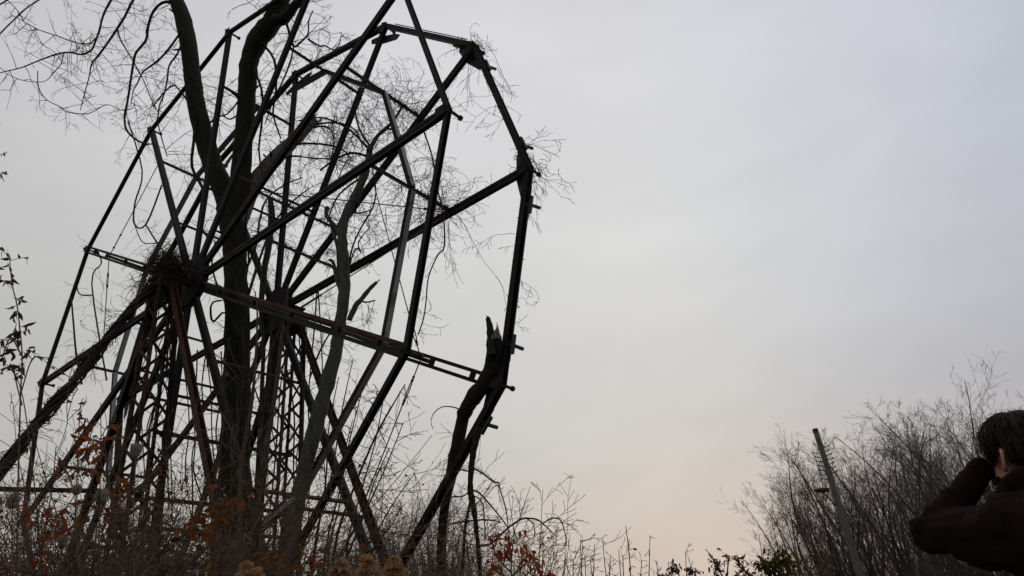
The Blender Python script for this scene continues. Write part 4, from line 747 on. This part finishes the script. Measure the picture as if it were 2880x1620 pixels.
# ------------------------------------------------------------------ the person
def person():
    Fd = nrm([-.24, .97, 0]); Lf = np.cross(Z, Fd)           # facing the wheel; left hand side towards the camera
    d = ray(2872, 1280); H = CAM + d * 2.3
    base = np.array([H[0] - Fd[0] * .03, H[1] - Fd[1] * .03, 0.]); gzz = gz(base[0], base[1]); base[2] = gzz
    t = thing('person', base, 'person in a brown hooded jacket seen from behind with arms raised to the face', 'person')
    hf = nrm(Fd + Z * .12); hu = nrm(Z - hf * (Z @ hf)); hl = np.cross(hu, hf)
    nk = H - Z * .135 - Fd * .045; ch = nk - Z * .125 - Fd * .01; wa = base + Z * 1.02 + Fd * .0; pe = base + Z * .90
    def px(x, y, dep): return CAM + ray(x, y) * dep
    shL = ch + Lf * .175 + Z * .05 + Fd * .03; shR = ch - Lf * .175 + Z * .05 + Fd * .03
    elL = px(2622, 1502, 2.42); elR = shR + (-Lf * .15 + Fd * .19 - Z * .12)
    haL = H + hf * .135 + hl * .055 - hu * .03; haR = H + hf * .145 - hl * .055 - hu * .04
    wrL = haL + nrm(elL - haL) * .10; wrR = haR + nrm(elR - haR) * .10
    kneeL = base + Z * .48 + Lf * .12 + Fd * .03; kneeR = base + Z * .48 - Lf * .12 + Fd * .03; anL = base + Z * .08 + Lf * .14 - Fd * .04; anR = base + Z * .08 - Lf * .14 - Fd * .04
    def cap(b, p, q, r0, r1, m=6, flat=None):                 # a tapered limb with round ends
        p = np.asarray(p); q = np.asarray(q); dd = nrm(q - p); u = perp(dd) if flat is None else nrm(flat - dd * (flat @ dd)); v = np.cross(dd, u)
        n = 12; vs = []; fs = []; L = np.linalg.norm(q - p); prof = [(-r0 * .98, .15), (-r0 * .7, .71), (0, 1)]; rows = [(o, r0 * e) for o, e in prof] + [(L * i / m, r0 + (r1 - r0) * i / m) for i in range(1, m)] + [(L, r1), (L + r1 * .7, r1 * .71), (L + r1 * .98, r1 * .15)]
        for o, r in rows:
            for j in range(n): a = 2 * PI * j / n; vs.append(p + dd * o + r * (math.cos(a) * u + math.sin(a) * v * (.8 if flat is not None else 1)))
        for i in range(len(rows) - 1):
            for j in range(n): fs.append((i * n + j, i * n + (j + 1) % n, (i + 1) * n + (j + 1) % n, (i + 1) * n + j))
        fs.append(tuple(range(n - 1, -1, -1))); fs.append(tuple(range((len(rows) - 1) * n, len(rows) * n))); b.add(vs, fs)
    def remesh(b, name, m, vox, sm=4, parent=t, disp=None, lev=6):
        o = b.build(name, m, parent); md = o.modifiers.new('r', 'REMESH'); md.mode = 'VOXEL'; md.voxel_size = vox
        ms = o.modifiers.new('s', 'SMOOTH'); ms.factor = .5; ms.iterations = sm
        if disp:
            for nm, sc_, st in disp:
                tx = bpy.data.textures.new(nm, 'CLOUDS'); tx.noise_scale = sc_; tx.noise_depth = 2; dm = o.modifiers.new('d', 'DISPLACE'); dm.texture = tx; dm.strength = st; dm.mid_level = .5
        dg = bpy.context.evaluated_depsgraph_get(); me = bpy.data.meshes.new_from_object(o.evaluated_get(dg)); o.modifiers.clear(); o.data = me
        for p in me.polygons: p.use_smooth = True
        return o
    b = MB()                                                  # the body, one surface
    b.blob(H + hu * .015, [hl * .076, hf * .098, hu * .112], 20, 14, None); b.blob(H - hu * .055 + hf * .028, [hl * .060, hf * .075, hu * .075], 16, 10)
    b.blob(H - hu * .10 + hf * .062, [hl * .030, hf * .030, hu * .024], 10, 8)
    b.blob(H + hf * .108 - hu * .015, [hl * .014, hf * .022, hu * .026], 8, 6); b.blob(H + hf * .096 + hu * .035, [hl * .055, hf * .012, hu * .012], 8, 6); b.blob(H + hf * .094 - hu * .068, [hl * .025, hf * .010, hu * .010], 8, 6)
    for sd in (1, -1): b.blob(H + hf * .082 + hl * sd * .032 + hu * .018, [hl * .014, hf * .012, hu * .010], 8, 6)
    cap(b, H - hu * .07 - hf * .03, nk - Z * .03, .055, .062)
    for sd in (1, -1):                                        # ears: rim, lobe and hollow
        e = H + hl * sd * .082 - hf * .008 - hu * .012; up_ = nrm(hu - hf * .18); out = nrm(hl * sd * .8 - hf * .6)
        bk = nrm(-hf * .75 + hl * sd * .66); ring = [e + up_ * .031 * math.cos(a) + bk * (.012 + .019 * math.sin(a)) + hl * sd * .004 for a in np.linspace(-.6, PI + .35, 15)]
        for i in range(14): cap(b, ring[i], ring[i + 1], .0062, .0062, 1)
        b.blob(e - up_ * .029 + bk * .008, [hl * .008, hf * .009, hu * .012], 8, 6); b.blob(e + bk * .006, [bk * .017, up_ * .027, nrm(np.cross(bk, up_)) * .0052], 8, 6); b.blob(e + hf * .006, [hl * .007, hf * .006, hu * .009], 8, 6)
    cap(b, nk, ch, .062, .11, 3); cap(b, ch - Lf * .09, ch + Lf * .09, .10, .10); cap(b, ch, wa, .125, .12); cap(b, wa, pe, .125, .13); cap(b, pe - Lf * .06, pe + Lf * .06, .12, .12)
    for s_, e_, w_, h_ in ((shL, elL, wrL, haL), (shR, elR, wrR, haR)):
        cap(b, ch, s_, .07, .065); cap(b, s_, e_, .052, .042); cap(b, e_, w_, .040, .029); pd = nrm(h_ - w_)
        cap(b, w_, w_ + pd * .06, .030, .036, 3, hu); sd = 1 if s_ is shL else -1
        inn = nrm(-hl * sd + hf * .2)
        for i, (ln, off) in enumerate(((.07, .027), (.078, .009), (.072, -.009), (.058, -.026))):
            q = w_ + pd * .075 + hu * off; m1 = q + pd * ln * .4 + hf * .012; m2 = m1 + nrm(inn + pd * .5) * ln * .35; m3 = m2 + nrm(inn - pd * .2) * ln * .28
            cap(b, q, m1, .0095, .009, 2); cap(b, m1, m2, .009, .008, 2); cap(b, m2, m3, .008, .007, 2)
        q = w_ + pd * .03 - hu * .03; cap(b, q, q + pd * .03 - hu * .02 + inn * .012, .012, .010, 2); cap(b, q + pd * .03 - hu * .02 + inn * .012, q + pd * .055 - hu * .022 + inn * .03, .010, .008, 2)
    for k_, a_, sd in ((kneeL, anL, 1), (kneeR, anR, -1)):
        hp = pe + Lf * sd * .095; cap(b, hp, k_, .085, .058); cap(b, k_, a_, .056, .040); cap(b, a_ - Z * .03 - Fd * .04, a_ - Z * .03 + Fd * .16, .036, .03)
    remesh(b, 'body', M['skin'], .0046, 2)
    b = MB()                                                  # jacket
    cap(b, ch - Lf * .12 - Z * .02, ch + Lf * .12 - Z * .02, .125, .125); cap(b, ch - Z * .02, wa, .165, .165); cap(b, wa, pe + Z * .02, .168, .175); cap(b, ch - Lf * .05 - Z * .1, ch + Lf * .05 - Z * .1, .165, .165); cap(b, pe - Lf * .05 + Z * .04, pe + Lf * .05 + Z * .04, .165, .165)
    cap(b, ch - Fd * .03, nk - Fd * .01 - Z * .01, .12, .085)
    for s_, e_, w_ in ((shL, elL, wrL), (shR, elR, wrR)):
        cap(b, s_ - Z * .01, e_, .092, .068); cap(b, s_ - Z * .06, e_ * .6 + s_ * .4 - Z * .03, .09, .07); cap(b, e_, w_ * .6 + e_ * .4, .064, .052); cap(b, w_ * .6 + e_ * .4, w_ + nrm(w_ - e_) * .105, .052, .047)
        cap(b, ch + (s_ - ch) * .5 - Z * .02, s_, .115, .098)
        dd = nrm(w_ - e_); u = perp(dd); v = np.cross(dd, u); ln = np.linalg.norm(w_ - e_)
        for q_ in (.05, .20, .36, .55, .72):                  # creases round the sleeve
            rr = .064 - .016 * q_; c = e_ + dd * ln * q_; tl = rng.normal() * .03; ring = [c + (u * math.cos(a) + v * math.sin(a)) * rr + dd * (tl * math.sin(a + q_ * 9)) for a in np.linspace(0, 2 * PI, 13)]
            for i in range(12): cap(b, ring[i], ring[i + 1], .010, .010, 1)
    # hood lying folded round the neck
    pts = [H + Fd * .095 + Lf * .05 - Z * .185, H + Fd * .075 + Lf * .095 - Z * .135, H + Fd * .0 + Lf * .128 - Z * .105, H - Fd * .085 + Lf * .10 - Z * .072, H - Fd * .135 - Z * .06, H - Fd * .085 - Lf * .10 - Z * .072, H - Lf * .128 - Z * .105, H + Fd * .075 - Lf * .095 - Z * .135, H + Fd * .095 - Lf * .05 - Z * .185]
    pp, _ = smooth(np.array(pts), np.zeros(9), 3)
    for i in range(len(pp) - 1): cap(b, pp[i], pp[i + 1], .023, .023, 1)
    for dz, rr, of in ((.06, .03, -.012), (.10, .042, .022), (.15, .05, .03), (.19, .045, .018)):
        q2 = [p_ - Z * dz + (nrm(p_ - nk - Z * (p_ - nk)[2])) * of for p_ in pp[5:-5]]
        for i in range(len(q2) - 1): cap(b, q2[i], q2[i + 1], rr, rr, 1)
    jk = remesh(b, 'jacket', M['hoodie'], .0085, 5, t, (('fold_big', .13, .034), ('fold_small', .045, .012)))
    b = MB()
    for k_, a_, sd in ((kneeL, anL, 1), (kneeR, anR, -1)):
        hp = pe + Lf * sd * .085; cap(b, hp, k_, .105, .078); cap(b, k_, a_ + Z * .02, .078, .066)
    cap(b, pe - Lf * .06, pe + Lf * .06, .14, .14); remesh(b, 'trousers', M['jeans'], .012, 4, t, (('fold_t', .1, .015),))
    for a_ in (anL, anR):
        b = MB(); cap(b, a_ - Z * .035 - Fd * .05, a_ - Z * .035 + Fd * .18, .048, .040); cap(b, a_, a_ + Z * .05, .055, .055, 2); remesh(b, 'shoe', M['shoe'], .008, 3)
    b = MB(); crown = H + hu * .105 - hf * .04                # hair: locks running from the crown down over the skull
    def skull(th, ph, off): q = np.array([math.sin(th) * math.cos(ph), math.sin(th) * math.sin(ph), math.cos(th)]); return H + hu * .015 + (hf * q[0] * (.098 + off) + hl * q[1] * (.078 + off) + hu * q[2] * (.104 + off))
    for i in range(2600):
        ph = rng.random() * 2 * PI; c = math.cos(ph); sa = abs(math.sin(ph))
        end = np.interp(math.degrees(math.acos(c)), [0, 25, 50, 68, 82, 100, 112, 130, 180], [1.30, 1.36, 1.55, 1.88, 1.36, 1.38, 1.95, 2.25, 2.35]) + rng.normal() * .06
        th0 = .02 + (end - .55) * rng.random() ** .8; end = min(end, th0 + .75 + .4 * rng.random()); n = 7; off0 = .003 + .015 * rng.random() ** 1.5; sw = rng.normal() * .10 + .10; pts = []
        for j in range(n):
            u = j / (n - 1); th = th0 + (end - th0) * u; pts.append(skull(th, ph + sw * u, off0 + .009 * math.sin(PI * u) + .003 * rng.normal() * u))
        w_ = .6 + .6 * rng.random(); b.tube(pts, np.array([.0042, .0048, .0046, .0042, .0036, .0028, .001]) * w_, 4)
    for i in range(240):                                      # fringe falling over the brow and temple
        ph = rng.uniform(-.9, .9); n = 6; pts = [skull(.75 + .7 * u, ph + .35 * u * np.sign(ph + .3), .012 + .014 * math.sin(PI * u * .8) + .006 * rng.random()) for u in np.linspace(0, 1, n)]; b.tube(pts, [.004, .0045, .004, .004, .003, .001], 4)
    for i in range(420):                                      # short beard on jaw and cheek
        ph = rng.choice([-1, 1]) * rng.uniform(.2, 1.35); v_ = rng.random(); p0 = H - hu * (.055 + .06 * v_) + hf * (.028 + .078 * math.cos(ph) * (1 - .25 * v_)) + hl * .064 * math.sin(ph) * (1 - .3 * v_)
        q = nrm(-hu + hf * .3 + rng.normal(size=3) * .25); b.tube([p0, p0 + q * .010, p0 + q * .018], [.0016, .0013, .0005], 3)
    for i in range(220):                                      # loose hairs
        ph = rng.random() * 2 * PI; th = .2 + 1.5 * rng.random(); p0 = skull(th, ph, .014); dd = nrm(nrm(p0 - H) * .5 - hu * .5 + rng.normal(size=3) * .5); l = .02 + .03 * rng.random(); b.tube([p0, p0 + dd * l * .5, p0 + nrm(dd - hu * .4) * l], [.0009, .0008, .0004], 3)
    b.build('hair', M['hair'], t)
rng = np.random.default_rng(9)
person()
